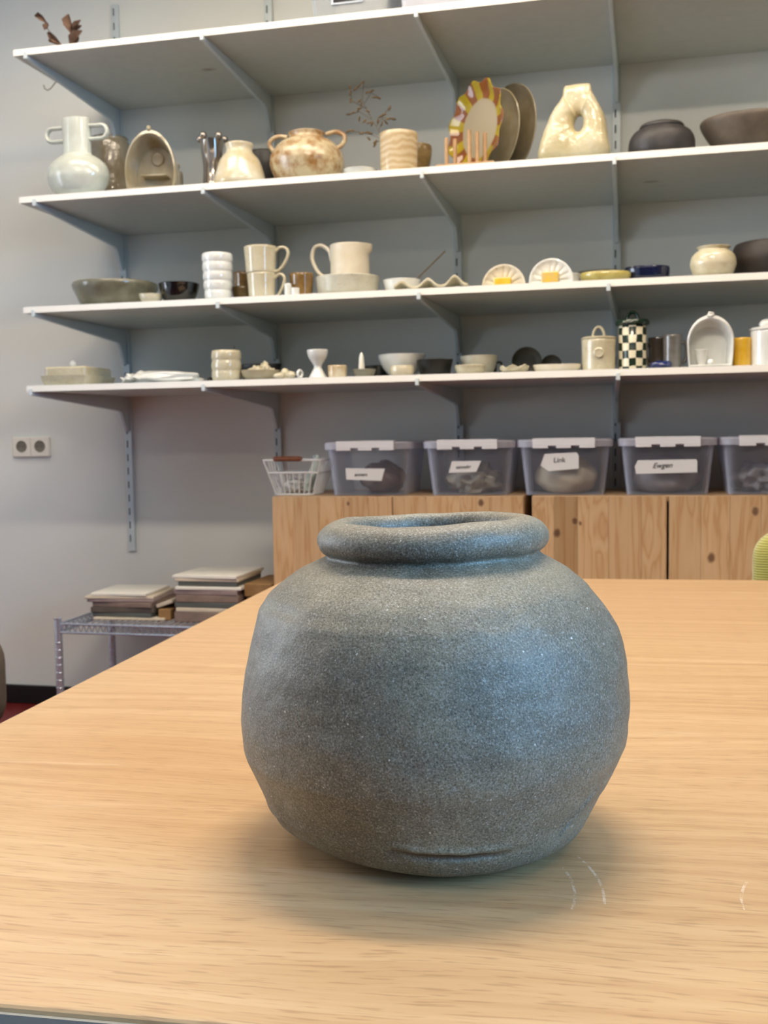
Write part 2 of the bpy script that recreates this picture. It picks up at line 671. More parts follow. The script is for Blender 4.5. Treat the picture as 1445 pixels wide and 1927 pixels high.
M_SHELF = shelf_mat_stained()
for k, z in enumerate(SHELF_Z):
    s = thing('shelf_board', 'long shade-greyed white shelf board on wall brackets, %s of the four' % WHERE[k], 'shelf', (SHELF_X0, YF, z - TH), 0, 'white wall shelves')
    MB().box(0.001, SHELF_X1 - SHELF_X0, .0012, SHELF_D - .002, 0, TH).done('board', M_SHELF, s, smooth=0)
    MB().box(0, SHELF_X1 - SHELF_X0, 0, .0012, 0, TH).done('edge_strip', M_SHELF_EDGE, s, smooth=0)  # added strip that keeps the front edge bright beside the shade-grey board
    MB().box(0, .001, .0012, SHELF_D - .002, 0, TH).done('lit_end_strip', M_SHELF_EDGE, s, smooth=0)

RAIL_X = [-1.8122, -1.2325, -0.5755, -0.0489]
RORD = ['leftmost', 'second from the left', 'third from the left', 'rightmost']
RAIL_TOP, RAIL_BOT = 2.572, 0.597
for k, x in enumerate(RAIL_X):
    r = thing('shelf_rail', 'slotted pale steel rail screwed to the wall behind the shelves, %s' % RORD[k], 'shelf rail', (x, WALL_Y, RAIL_BOT), 0, 'slotted wall rails')
    bot = RAIL_BOT
    m = MB()
    m.box(-.0135, .0135, -.014, -.0005, 0, RAIL_TOP - bot)
    m.done('channel', M_STEEL, r, smooth=0, bevel=.0015)
    s = MB()
    zz = 0.035
    while zz < RAIL_TOP - bot - .03:
        s.box(-.0062, -.0012, -.0146, -.0138, zz, zz + .026)
        zz += .05
    tag(s.done('slots', M_SLOT, r, smooth=0), kind='stuff')

TIPS = {0: [48, 380, 783, 1148], 1: [65, 382, 794, 1156], 2: [63, 410, 788, 1145], 3: [58, 383, 785, 1163]}
for k, z in enumerate(SHELF_Z):
    for j in range(4):
        tipx = at(TIPS[k][j], 100 + 0 * k, YF).x
        # the pixel row matters through the roll only: take it at the shelf's own height
        for _ in range(3):
            pz = z - TH
            d = Vector((tipx, YF, pz)) - EYE
            row = H_PX / 2 - F_PX * d.dot(U_AX) / d.dot(F_AX)
            tipx = at(TIPS[k][j], row, YF).x
        rx = RAIL_X[j]
        b = thing('shelf_bracket', 'pale steel bracket under the %s shelf, %s of four' % (WHERE[k], ['leftmost', 'second from left', 'third from left', 'rightmost'][j]),
                  'bracket', (rx, WALL_Y - .0146, z - TH), 0, 'steel shelf brackets')
        D = SHELF_D - .0146
        prof = [(0, -.002), (0, -.128), (-.012, -.128), (-.016, -.120), (-.045, -.060), (-.060, -.054), (-D + .01, -.014), (-D - .003, -.011), (-D - .003, -.002)]
        m = MB().prism(prof, .011, (-.0055, 0, 0), 'yz')
        for v in m.bm.verts:
            v.co.x += (tipx - rx) * min(1, -v.co.y / D)
            v.co.z += 0.0018
        m.done('arm', M_STEEL, b, smooth=0, bevel=.0012)
        dx = tipx - rx
        MB().box(dx - .0055, dx + .0055, -D - .005, -D - .0006, -.0125, .0085).done('front_lip', M_STEEL, b, smooth=0, bevel=.0012)

# ------------------------------------------------------------------ wall sockets
M_SOCK = plain('socket_plastic', (236, 232, 222), 0.35, var=0.015)
M_SOCKD = plain('socket_well', (120, 116, 104), 0.5, var=0.03)
p0, p1 = at(27, 823, WALL_Y), at(97, 859, WALL_Y)
sk = thing('double_socket', 'white double wall socket on the bare wall left of the shelves', 'socket', ((p0.x + p1.x) / 2, WALL_Y, p1.z))
sw, sh = (p1.x - p0.x), (p0.z - p1.z)
for i, sx in enumerate((-sw / 4, sw / 4)):
    pl = MB().box(sx - sw / 4 + .0008, sx + sw / 4 - .0008, -.016, 0, 0, sh).done('socket_plate', M_SOCK, sk, smooth=0, bevel=.004)
    MB().lathe([(0, .0), (.0195, 0), (.021, .0012), (.022, .0012), (.022, -.002)], 28).done('well', M_SOCKD, pl, (sx, -.0165, sh / 2 + .002), (PI / 2, 0, 0))
    h = MB()
    for q in (-.0095, .0095):
        h.lathe([(0, 0), (.003, 0), (.003, .0006), (0, .0006)], 10, (q, 0, 0))
    h.done('pin_holes', M_SLOT, pl, (sx, -.0172, sh / 2 + .002), (PI / 2, 0, 0))

# ------------------------------------------------------------------ worktable
TABLE_Z, T_ROT = 0.755, 0.049
TU, TV = Vector((math.cos(T_ROT), math.sin(T_ROT), 0)), Vector((-math.sin(T_ROT), math.cos(T_ROT), 0))
T_ORG = TU * -0.5206 + TV * 0.4245
T_W, T_L, T_TH = 1.75, 1.4645, 0.027


def to_table(p):
    d = Vector((p.x, p.y, 0)) - T_ORG
    return d.dot(TU), d.dot(TV)


def scuff(pts, w=0.0008):
    """circle through three pixels of a drag mark, in table coordinates"""
    (ax, ay), (bx, by), (cx, cy) = [to_table(on_z(px, py, TABLE_Z)) for px, py in pts]
    d = 2 * (ax * (by - cy) + bx * (cy - ay) + cx * (ay - by))
    ux = ((ax * ax + ay * ay) * (by - cy) + (bx * bx + by * by) * (cy - ay) + (cx * cx + cy * cy) * (ay - by)) / d
    uy = ((ax * ax + ay * ay) * (cx - bx) + (bx * bx + by * by) * (ax - cx) + (cx * cx + cy * cy) * (bx - ax)) / d
    xs, ys = [ax, bx, cx], [ay, by, cy]
    return (ux, uy, math.hypot(ax - ux, ay - uy), min(xs), max(xs) + .002, min(ys), max(ys), w)


SCUFFS = [scuff([(1058, 1632), (1079, 1668), (1076, 1712)]), scuff([(1085, 1610), (1128, 1660), (1137, 1702)]),
          scuff([(1405, 1660), (1395, 1690), (1399, 1712)])]
M_BEECH = beech_mat()
M_EDGE = plain('grey_edge_band', (150, 146, 134), 0.4, var=0.04, scale=20)
M_TLEG = plain('table_leg_grey', (70, 72, 74), 0.4, metal=0.5, var=0.03)
tab = thing('worktable', 'large beech laminate worktable with a grey stoneware jar on it', 'table', (T_ORG.x, T_ORG.y, 0), T_ROT)
MB().box(.002, T_W - .002, .002, T_L - .002, TABLE_Z - T_TH, TABLE_Z).done('table_top', M_BEECH, tab, smooth=0, bevel=.003, seg=3)
eb = MB()
for x0, x1, y0, y1 in ((0, T_W, 0, .0019), (0, T_W, T_L - .0019, T_L), (0, .0019, .0019, T_L - .0019), (T_W - .0019, T_W, .0019, T_L - .0019)):
    eb.box(x0, x1, y0, y1, TABLE_Z - T_TH, TABLE_Z - .0032)
eb.done('edge_strip', M_EDGE, tab, smooth=0)
for x in (.09, T_W - .09):
    for y in (.09, T_L - .09):
        MB().box(x - .025, x + .025, y - .025, y + .025, 0, TABLE_Z - T_TH).done('leg', M_TLEG, tab, smooth=0, bevel=.003)
for y in (.09, T_L - .09):
    MB().box(.115, T_W - .115, y - .012, y + .012, TABLE_Z - T_TH - .07, TABLE_Z - T_TH - .001).done('apron', M_TLEG, tab, smooth=0)


# ------------------------------------------------------------------ the stoneware jar
def jar_mat():
    t = NT('grey_stoneware')
    v = t.coords()
    big = t.noise(v, 13, 4, 0.55)
    fine = t.noise(v, 860, 2, 0.75)
    mid = t.noise(v, 90, 4, 0.6)
    base = t.ramp(big, [(0.32, rgba((98, 91, 75))), (0.5, rgba((109, 105, 90))), (0.68, rgba((130, 123, 103)))])
    st = t.coords((9, 9, 60))
    band = t.grey(t.noise(st, 1.0, 3), 0.42, 0.62, 0.0, 0.35)
    base = t.mix(band, base, rgba((90, 86, 78)))
    base = t.mix(t.grey(mid, 0.5, 0.72, 0.0, 0.4), base, rgba((136, 133, 122)))
    dark = t.grey(fine, 0.30, 0.50, 0.85, 0.0)
    base = t.mix(dark, base, rgba((46, 46, 45)))
    lite = t.grey(fine, 0.55, 0.70, 0.0, 0.7)
    base = t.mix(lite, base, rgba((168, 168, 162)))
    sp = t.grey(t.noise(v, 330, 1, 0.4), 0.78, 0.80, 0.0, 0.6)
    base = t.mix(sp, base, rgba((226, 224, 214)))
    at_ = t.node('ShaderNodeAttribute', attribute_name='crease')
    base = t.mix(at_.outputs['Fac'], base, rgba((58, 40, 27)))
    t.color(base)
    t.set(Roughness=0.52)
    t.b.inputs['Specular IOR Level'].default_value = 0.6
    h = t.math('ADD', t.math('MULTIPLY', mid, 1.4), t.math('MULTIPLY', fine, 0.55))
    t.bump(h, 0.45, 0.0009)
    return t.m


JAR_C = Vector((-0.12259, 0.65956, TABLE_Z))
JR = [(0.0, .066, -.0022), (.0012, .0745, -.0022), (.0035, .0820, -.0022), (.0065, .0880, -.0022), (.0092, .0922, -.002), (.0139, .0964, -.0023), (.0185, .0996, -.0029), (.0231, .102, -.003),
      (.0277, .1049, -.0037), (.0324, .107, -.0035), (.037, .1093, -.0031), (.0416, .1116, -.0028), (.0462, .1136, -.0026),
      (.0509, .1157, -.0024), (.0555, .1177, -.0023), (.0601, .1196, -.0021), (.0648, .1207, -.0012), (.0694, .1213, -.0008),
      (.074, .1218, -.0005), (.0786, .1222, -.0003), (.0832, .1224, .0001), (.0879, .1222, .0003), (.0925, .122, .0005),
      (.0971, .1216, .0005), (.1017, .1211, .0004), (.1064, .1205, .0005), (.111, .1198, .0006), (.1156, .1191, .0008),
      (.1202, .1181, .0006), (.1249, .1169, .0006), (.1295, .1157, .0006), (.1341, .1143, .0004), (.1387, .1125, -.0002),
      (.1434, .1105, -.0009), (.148, .1083, -.0016), (.1526, .1048, -.0018), (.1572, .1013, -.0021), (.1619, .0967, -.0013),
      (.1665, .091, -.001), (.1711, .0845, -.0006), (.1752, .0765, 0), (.1782, .0705, 0), (.1802, .0676, 0), (.1816, .0672, 0),
      # rolled lip
      (.1826, .0684, 0), (.1838, .0703, 0), (.1858, .0722, 0), (.1885, .0731, 0), (.1915, .0731, 0), (.1945, .0723, 0), (.1975, .0703, 0),
      (.2, .0675, 0), (.2017, .064, 0), (.2025, .0605, 0), (.2022, .057, 0), (.2005, .054, 0), (.1975, .0522, 0), (.193, .0515, 0), (.187, .0535, 0),
      (.180, .060, 0), (.172, .074, 0), (.162, .088, 0), (.148, .100, 0), (.125, .109, 0), (.09, .1145, 0), (.055, .110, 0), (.03, .099, 0),
      (.014, .088, 0), (.010, .07, 0), (.009, .03, 0)]


def smooth_prof(pr, n_out):
    """catmull-rom through the profile, resampled by length"""
    P = [Vector((a[1], a[0], a[2])) for a in pr]
    pts = []
    for i in range(len(P) - 1):
        p0, p1, p2, p3 = P[max(i - 1, 0)], P[i], P[i + 1], P[min(i + 2, len(P) - 1)]
        for k in range(6):
            t = k / 6
            pts.append(0.5 * ((2 * p1) + (p2 - p0) * t + (2 * p0 - 5 * p1 + 4 * p2 - p3) * t * t + (-p0 + 3 * p1 - 3 * p2 + p3) * t ** 3))
    pts.append(P[-1])
    L = [0]
    for a, b in zip(pts, pts[1:]):
        L.append(L[-1] + (b - a).length)
    out, j = [], 0
    for i in range(n_out):
        s = L[-1] * i / (n_out - 1)
        while j < len(L) - 2 and L[j + 1] < s:
            j += 1
        f = (s - L[j]) / max(L[j + 1] - L[j], 1e-9)
        out.append(pts[j].lerp(pts[j + 1], min(max(f, 0), 1)))
    return out


def build_jar():
    prof = smooth_prof(JR, 330)
    n_out = max(range(len(prof)), key=lambda i: prof[i].y)
    seg = 460
    view = math.atan2(JAR_C.y, JAR_C.x)            # azimuth from the eye to the jar
    bm = bmesh.new()
    rows = []
    CR = [0.0]
    cvals = []

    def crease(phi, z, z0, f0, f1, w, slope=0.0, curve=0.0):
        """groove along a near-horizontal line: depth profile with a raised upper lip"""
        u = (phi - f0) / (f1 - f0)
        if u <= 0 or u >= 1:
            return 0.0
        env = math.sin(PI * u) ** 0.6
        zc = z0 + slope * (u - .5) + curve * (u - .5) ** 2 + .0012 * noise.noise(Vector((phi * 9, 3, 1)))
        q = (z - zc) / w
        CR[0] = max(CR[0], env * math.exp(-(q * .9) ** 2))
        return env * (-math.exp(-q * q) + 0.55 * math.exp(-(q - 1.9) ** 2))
    for i, p in enumerate(prof):
        row = []
        outside = i <= n_out + 12
        for k in range(seg):
            a = 2 * PI * k / seg
            phi = (a - (view + PI) + PI) % (2 * PI) - PI    # 0 = towards the eye, positive = to the right in the photo
            r, z = p.x, p.y
            CR[0] = 0.0
            d = Vector((math.cos(a), math.sin(a), 0))
            q = d * r + Vector((0, 0, z))
            if outside:
                body = min(1.0, z / .03) * min(1.0, max(0.15, (.190 - z) / .03))
                r += .0013 * noise.noise(q * 17 + Vector((4, 1, 7))) * body
                r += .0006 * noise.noise(q * 46 + Vector((1, 9, 3)))
                r += .00025 * noise.noise(q * 150)
                # soft horizontal finger rings
                r += .0003 * noise.noise(Vector((d.x * 2, d.y * 2, z * 95))) * body
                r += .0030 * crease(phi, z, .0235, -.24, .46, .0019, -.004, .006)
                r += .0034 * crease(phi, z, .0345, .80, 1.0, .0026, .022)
            else:
                r += .001 * noise.noise(q * 20)
            if z > .176:
                f = min(1, (z - .176) / .012)
                r += f * (.0012 * noise.noise(d * 2.3 + Vector((0, 0, 5))) + .0006 * noise.noise(q * 60))
                z += f * (.0016 * noise.noise(d * 1.8 + Vector((7, 0, 0))) + .0013 * math.sin(phi) * .9 + .0006 * math.cos(phi))
                if z < .1895:
                    z += .0008 * noise.noise(d * 5 + Vector((0, 3, 0)))
            # underside lifts a little at the left of the foot
            if z < .02:
                z += (.02 - z) / .02 * .0065 * max(0.0, math.cos(phi + .95)) ** 3 * min(1, max(0, r - .06) / .02)
            cvals.append(min(1.0, CR[0]))
            off = p.z
            row.append(bm.verts.new((r * d.x + off * U2.x, r * d.y + off * U2.y, max(z, 0))))
        rows.append(row)
    for A, B in zip(rows, rows[1:]):
        for k in range(seg):
            j = (k + 1) % seg
            bm.faces.new((A[k], A[j], B[j], B[k]))
    for row, rev in ((rows[0], True), (rows[-1], False)):
        c = sum((v.co for v in row), Vector()) / seg
        cv = bm.verts.new(c)
        for k in range(seg):
            j = (k + 1) % seg
            bm.faces.new((cv, row[k], row[j]))
    cvals += [0.0, 0.0]
    m = MB()
    m.bm.free()
    m.bm = bm
    o = m.done('stoneware_jar', jar_mat(), None, JAR_C, smooth=180)
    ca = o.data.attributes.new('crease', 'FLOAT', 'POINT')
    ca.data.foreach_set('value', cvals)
    tag(o, 'round grey stoneware jar with rolled lip standing on the beech table', 'jar')


U2 = Vector((JAR_C.y, -JAR_C.x, 0)).normalized()
build_jar()

# ------------------------------------------------------------------ pine cabinets
M_PINE = pine_mat()
M_PINED = pine_mat('dark_pine', .66)
M_GAP = plain('cabinet_inside', (120, 84, 54), 0.7, var=0.05)
CAB_D = WALL_Y - .002 - CAB_FRONT


def cabinet(x0, w, seams, label, dark=None):
    """body, two doors; every door is glued up from upright boards"""
    c = thing('pine_cabinet', label, 'cabinet', (x0, CAB_FRONT, 0), 0, 'pine cabinets')
    t = .018
    m = MB()
    m.box(0, t, .020, CAB_D, .02, CAB_TOP - t)
    m.box(w - t, w, .020, CAB_D, .02, CAB_TOP - t)
    m.box(t, w - t, CAB_D - .01, CAB_D, .02, CAB_TOP - t)
    m.box(t, w - t, .020, CAB_D - .01, .02, .02 + t)
    m.done('body', M_PINE, c, smooth=0, bevel=.001)
    y = 0.0
    nb = 4
    for k in range(nb):
        a, b = CAB_D * k / nb, CAB_D * (k + 1) / nb
        MB().box(0, w, a + (.0196 if k == 0 else .0003), b - .0003, CAB_TOP - t, CAB_TOP).done('top_board', M_PINE, c, smooth=0, bevel=.0012)
    for d, (a, b, cuts) in enumerate(seams):
        dr = bpy.data.objects.new('door', None)
        C.objects.link(dr)
        dr.parent = c
        dr.location = (a, 0, .03)
        edges = [0] + cuts + [b - a]
        for e0, e1 in zip(edges, edges[1:]):
            MB().box(e0 + .0002, e1 - .0002, .001, .019, 0, CAB_TOP - .001 - .03).done('board', M_PINED if (dark and d == 0 and abs(e0 - dark) < .001) else M_PINE, dr, smooth=0, bevel=.0009)
    f = MB()
    for x in (.03, w - .07):
        for yy in (.05, CAB_D - .09):
            f.box(x, x + .04, yy, yy + .04, 0, .02)
    f.done('feet', M_PINE, c, smooth=0)
    return c


xs = [at(p, 936, CAB_FRONT).x for p in (511, 738.5, 985, 1000, 1254.5, 1259)]
W1 = xs[2] - xs[0]
cabinet(xs[0], W1, [(.001, xs[1] - xs[0] - .002, [.075, .155, .235, .315]), (xs[1] - xs[0] + .001, W1 - .001, [.105, .21, .30])],
        'pale pine cabinet on the left, behind the left of the jar')
x3 = xs[3]
d1 = xs[4] - x3
d2 = xs[5] - x3
W2 = d2 + .42
cabinet(x3, W2, [(.001, d1, [.066, .135, .225, .32]), (d2, W2 - .001, [.09, .17, .255, .34])],
        'pale pine cabinet with dark knots on the right, behind the right of the jar', .066)


# ------------------------------------------------------------------ storage boxes
def plastic(name, tint, fac, rough=0.25):
    t = NT(name)
    t.b.inputs['Base Color'].default_value = rgba(tint)
    t.b.inputs['Roughness'].default_value = rough
    tr = t.node('ShaderNodeBsdfTransparent')
    tr.inputs[0].default_value = (0.985, 0.988, 0.995, 1)
    lw = t.node('ShaderNodeLayerWeight')
    lw.inputs[0].default_value = 0.35
    f = t.math('ADD', t.math('MULTIPLY', t.math('POWER', lw.outputs['Facing'], 1.25), 0.85), fac)
    mx = t.node('ShaderNodeMixShader')
    t.link(f, mx.inputs[0])
    t.link(tr.outputs[0], mx.inputs[1])
    t.link(t.b.outputs[0], mx.inputs[2])
    t.link(mx.outputs[0], t.out.inputs['Surface'])
    return t.m


M_TUB = plastic('clear_plastic', (226, 232, 250), 0.045, .18)
M_LID = plastic('frosted_lid_plastic', (226, 228, 240), 0.34)
M_CLIP = plain('white_plastic_clip', (240, 240, 242), 0.35, var=0.01)
M_PAPER = plain('paper_label', (240, 241, 240), 0.8, var=0.01)
M_INK = plain('black_ink', (24, 24, 28), 0.7, var=0.0)
M_BAGP = plain('pale_clay_bag', (176, 172, 158), 0.35, var=0.12, scale=30)
M_BAGB = plain('brown_clay_bag', (116, 92, 84), 0.4, var=0.2, scale=18)
M_BAGG = plain('grey_clay_bag', (150, 146, 148), 0.4, var=0.12, scale=24)
M_CLAY = plain('cream_clay_block', (206, 196, 172), 0.6, var=0.08, scale=20)


def rrect(w, d, r, z, n=6, cy=0.0):
    pts = []
    for (sx, sy, a0) in ((1, 1, 0), (-1, 1, PI / 2), (-1, -1, PI), (1, -1, 1.5 * PI)):
        for i in range(n + 1):
            a = a0 + PI / 2 * i / n
            pts.append(Vector((sx * (w / 2 - r) + r * math.cos(a), cy + sy * (d / 2 - r) + r * math.sin(a), z)))
    return pts


def loft(m, loops, cap0=True, cap1=True):
    rows = [[m.bm.verts.new(p) for p in L] for L in loops]
    n = len(rows[0])
    for A, B in zip(rows, rows[1:]):
        for i in range(n):
            j = (i + 1) % n
            m.bm.faces.new((A[i], A[j], B[j], B[i]))
    if cap0:
        m.bm.faces.new(rows[0][::-1])
    if cap1:
        m.bm.faces.new(rows[-1])
    return m


BOX_W, BOX_D, BOX_H = .282, .335, .158


def storage_box(px, label, text, lab, content):
    Yc = CAB_FRONT + .03 + BOX_D / 2
    x = at(px, 930, CAB_FRONT + .03).x
    b = thing('storage_box', label, 'box', (x, Yc, CAB_TOP), 0, 'clear boxes on the cabinets')
    t = .0022
    m = MB()
    bw, bd = BOX_W - .048, BOX_D - .05
    loft(m, [rrect(bw, bd, .03, 0), rrect(BOX_W - .012, BOX_D - .012, .042, BOX_H), rrect(BOX_W, BOX_D, .045, BOX_H + .0005), rrect(BOX_W, BOX_D, .045, BOX_H + .003),
             rrect(BOX_W - .012 - 2 * t, BOX_D - .012 - 2 * t, .04, BOX_H + .003), rrect(bw - 2 * t, bd - 2 * t, .028, t)])
    m.done('tub', M_TUB, b, smooth=35)
    m = MB()
    loft(m, [rrect(BOX_W + .004, BOX_D + .004, .047, BOX_H - .012), rrect(BOX_W + .006, BOX_D + .006, .048, BOX_H + .0065), rrect(BOX_W - .004, BOX_D - .004, .043, BOX_H + .011),
             rrect(BOX_W - .03, BOX_D - .03, .035, BOX_H + .011), rrect(BOX_W - .032, BOX_D - .032, .034, BOX_H + .0085),
             rrect(BOX_W - .006, BOX_D - .006, .043, BOX_H + .0085), rrect(BOX_W + .001, BOX_D + .001, .045, BOX_H + .005), rrect(BOX_W + .0012, BOX_D + .0012, .045, BOX_H - .012)], False, False)
    n_v = len(rrect(1, 1, .1, 0))
    vs = list(m.bm.verts)
    for i in range(n_v):
        j = (i + 1) % n_v
        m.bm.faces.new((vs[i], vs[j], vs[-n_v + j], vs[-n_v + i]))
    loft(m, [rrect(BOX_W - .032, BOX_D - .032, .034, BOX_H + .0088), rrect(BOX_W - .032, BOX_D - .032, .034, BOX_H + .0105)])
    lid = m.done('lid', M_LID, b, smooth=35)
    # clips at the front and the back, each with two notches
    for s in (-1, 1):
        c = MB()
        yy = s * (BOX_D / 2 + .0052)
        y0, y1 = sorted((yy, yy + s * .006))
        cw = .185
        c.box(-cw / 2, cw / 2, y0, y1, BOX_H - .008, BOX_H + .014)
        for a0, a1 in ((-cw / 2, -.046), (-.022, .022), (.046, cw / 2)):
            c.box(a0, a1, y0, y1, BOX_H - .0155, BOX_H - .0082)
        ya, yb = sorted((yy - s * .03, yy + s * .006))
        c.box(-cw / 2, cw / 2, ya, yb, BOX_H + .0115, BOX_H + .0145)
        c.done('clip', M_CLIP, b, smooth=0, bevel=.0012)
    # taped paper label on the sloping front
    if lab:
        poly_px, ang = lab
        fy = -BOX_D / 2 + .004
        slope = math.atan2(.019, BOX_H)
        plane = Yc - BOX_D / 2 + .012
        P = [at(u, v, plane) for u, v in poly_px]
        pl = [(p.x - x, p.z - CAB_TOP) for p in P]
        cx = sum(p[0] for p in pl) / len(pl)
        cz = sum(p[1] for p in pl) / len(pl)
        # front wall plane at this height
        fw = -(bd / 2 + (BOX_D - .012 - bd) / 2 * cz / BOX_H)
        lb = MB().prism([(a - cx, c_ - cz) for a, c_ in pl], -.0006).done('paper_label', M_PAPER, b, (cx, fw - .0012, cz), (slope, 0, 0), smooth=0)
        cu = bpy.data.curves.new('lettering', 'FONT')
        cu.body = text[0]
        cu.size = text[1]
        cu.shear = text[4] if len(text) > 4 else 0.25
        cu.extrude = 0.0001
        cu.align_x, cu.align_y = 'CENTER', 'CENTER'
        cu.offset = text[5] if len(text) > 5 else .00025
        cu.materials.append(M_INK)
        tmp = bpy.data.objects.new('lettering', cu)
        C.objects.link(tmp)
        bpy.context.view_layer.update()
        me = bpy.data.meshes.new_from_object(tmp.evaluated_get(bpy.context.evaluated_depsgraph_get()))
        me.name = 'lettering'
        bpy.data.objects.remove(tmp)
        to = bpy.data.objects.new('lettering', me)
        C.objects.link(to)
        to.parent = lb
        to.location = (text[2], -.0009, text[3])
        to.rotation_euler = (PI / 2, -ang, 0)
    content(x, Yc)
    return b


def bag(name, label, cat, x, y, r, mat, seed, amp=.25, freq=2.2, zc=None):
    m = MB()
    zc = r[2] * .8 if zc is None else zc
    m.blob((0, 0, zc), r, 4, amp, freq, seed, flat=0.0)
    for v in m.bm.verts:
        v.co += v.co.normalized() * .004 * noise.noise(v.co * 60 + Vector((seed, 0, 0)))
        v.co.z = max(v.co.z, 0)
    tag(m.done(name, mat, None, (x, y, CAB_TOP + .0024), smooth=70), label, cat)


storage_box(689, 'clear lidded box with brown clay and a long torn label, leftmost box on the cabinets', ('annem', .0155, -.012, -.001, .2),
            ([(650, 881), (724, 882), (717, 905), (651, 903)], 0.0),
            lambda x, y: (bag('clay_bag', 'brown bagged clay seen through the leftmost clear box', 'clay', x + .018, y - .01, (.072, .09, .056), M_BAGB, 3.1)))
storage_box(880, 'clear lidded box with pale bagged clay, second box from the wire basket', ('sannekr', .0145, -.004, -.001, .25),
            ([(850, 868), (905.5, 867), (896, 888), (844, 890)], 0.03),
            lambda x, y: (bag('clay_bag', 'pale crumpled plastic clay bag in the second clear box', 'clay', x, y - .02, (.078, .095, .052), M_BAGP, 8.4, .4, 3.0)))
storage_box(1061, 'clear lidded box with a big cream clay lump and arrow-cut label reading Link', ('Link', .021, -.006, .003, .1),
            ([(1025, 854), (1085, 851), (1089, 857), (1089, 882), (1032, 887), (1017, 876)], 0.03),
            lambda x, y: (bag('clay_lump', 'rounded cream clay lump in the box labelled Link', 'clay', x, y - .02, (.098, .112, .064), M_CLAY, 5.3, .10, 1.6)))
storage_box(1256, 'clear lidded box with a wide white label across its front and grey clay inside', ('Ewgen', .0215, -.012, .000, .4),
            ([(1200, 866), (1310, 864), (1312, 868), (1312, 889), (1197, 892), (1194, 878)], 0.03),
            lambda x, y: (bag('clay_lump', 'grey clay lump in the box with the wide label', 'clay', x, y - .01, (.102, .12, .064), M_BAGG, 2.2, .14, 1.5)))
storage_box(1453, 'clear lidded box with grey bags, cut off by the right edge', None, None,
            lambda x, y: (bag('clay_bag', 'grey pointed plastic bag in the rightmost clear box', 'clay', x - .01, y - .02, (.070, .088, .052), M_BAGG, 11.7, .55, 2.4)))

# ------------------------------------------------------------------ wire basket on the cabinet
M_WIREW = plain('white_coated_wire', (238, 240, 240), 0.35, var=0.01)
M_HANDW = plain('brown_wood_grip', (132, 78, 48), 0.5, var=0.15, scale=50)
Yb = CAB_FRONT + .035
b0, b1 = at(494, 866, Yb).x, at(604, 866, Yb).x
c0_, c1_ = at(512, 931, Yb).x, at(585, 931, Yb).x
bh = at(550, 866, Yb).z - CAB_TOP
bx = (b0 + b1) / 2
bas = thing('wire_basket', 'small white wire basket with brown wooden grip on the left pine cabinet', 'basket', (bx, Yb + .09, CAB_TOP))
tw, bw_ = (b1 - b0) / 2, (c1_ - c0_) / 2
off = (c0_ + c1_) / 2 - bx


def ring_at(f):
    w = bw_ + (tw - bw_) * f
    o_ = off * (1 - f)
    d = .055 + .035 * f
    return w, o_, d, .003 + (bh - .003) * f


for nm, f, rr in (('rim_wire', 1.0, .0036), ('middle_wire', .64, .003), ('base_wire', 0.0, .003)):
    w, o_, d, z = ring_at(f)
    MB().tube([(o_ + p.x, p.y, z) for p in rrect(2 * w, 2 * d, .012, 0, 4)], rr, 6, True).done(nm, M_WIREW, bas)
for s in (-1, 1):
    for i in range(9):
        u = -1 + 2 * i / 8
        w0, o0, d0, z0 = ring_at(0)
        top = 1.0 if i in (0, 1, 7, 8) else .64
        w1, o1, d1_, z1 = ring_at(top)
        MB().tube([(o0 + u * (w0 - .002), s * d0, z0), (o1 + u * (w1 - .002), s * d1_, z1)], .0022, 6).done('upright_wire', M_WIREW, bas)
    for i in range(6):
        v_ = -.8 + 1.6 * i / 5
        w0, o0, d0, z0 = ring_at(0)
        w1, o1, d1_, z1 = ring_at(1)
        MB().tube([(o0 + s * w0, v_ * d0, z0), (o1 + s * w1, v_ * d1_, z1)], .0022, 6).done('upright_wire', M_WIREW, bas)
for i in range(7):
    u = -.9 + 1.8 * i / 6
    w0, o0, d0, z0 = ring_at(0)
    MB().tube([(o0 + u * w0, -d0, .0025), (o0 + u * w0, d0, .0025)], .0014, 5).done('floor_wire', M_WIREW, bas)
gp = (at(515, 866, Yb).x - bx, at(568, 866, Yb).x - bx)
MB().tube([(gp[0], -.092, bh + .004), (gp[0] + .008, -.092, bh + .0045), (gp[1] - .008, -.092, bh + .0045), (gp[1], -.092, bh + .004)], [.006, .0085, .0085, .006], 12).done('grip', M_HANDW, bas)
M_CLOTH = plain('white_crumpled_wrap', (226, 228, 226), 0.5, var=0.12, scale=40)
M_GREENP = plain('pale_green_paper', (206, 220, 214), 0.5, var=0.1, scale=30)
m = MB()
m.blob((off - .012, 0, .03), (.034, .034, .026), 4, .4, 3.0, 1.2, flat=.006)
tag(m.done('crumpled_wrap', M_CLOTH, None, (bx, Yb + .09, CAB_TOP), smooth=60), 'crumpled white wrapping lying in the bottom of the wire basket', 'wrapping')
m = MB()
for k in range(2):
    pts = [(.030, -.02 + .03 * k, .014), (.040, -.02 + .03 * k, .05), (.058, -.01 + .03 * k, .085), (.068 - .02 * k, -.005 + .03 * k, bh + .014)]
    m.tube(pts, [.010, .013, .014, .008], 10, flat=.7)
for v in m.bm.verts:
    v.co += Vector((1, .4, .3)) * .003 * noise.noise(v.co * 90)
tag(m.done('paper_roll', M_GREENP, None, (bx - .006, Yb + .09, CAB_TOP), smooth=60), 'pale green-white rolled paper leaning in the right of the wire basket', 'paper')

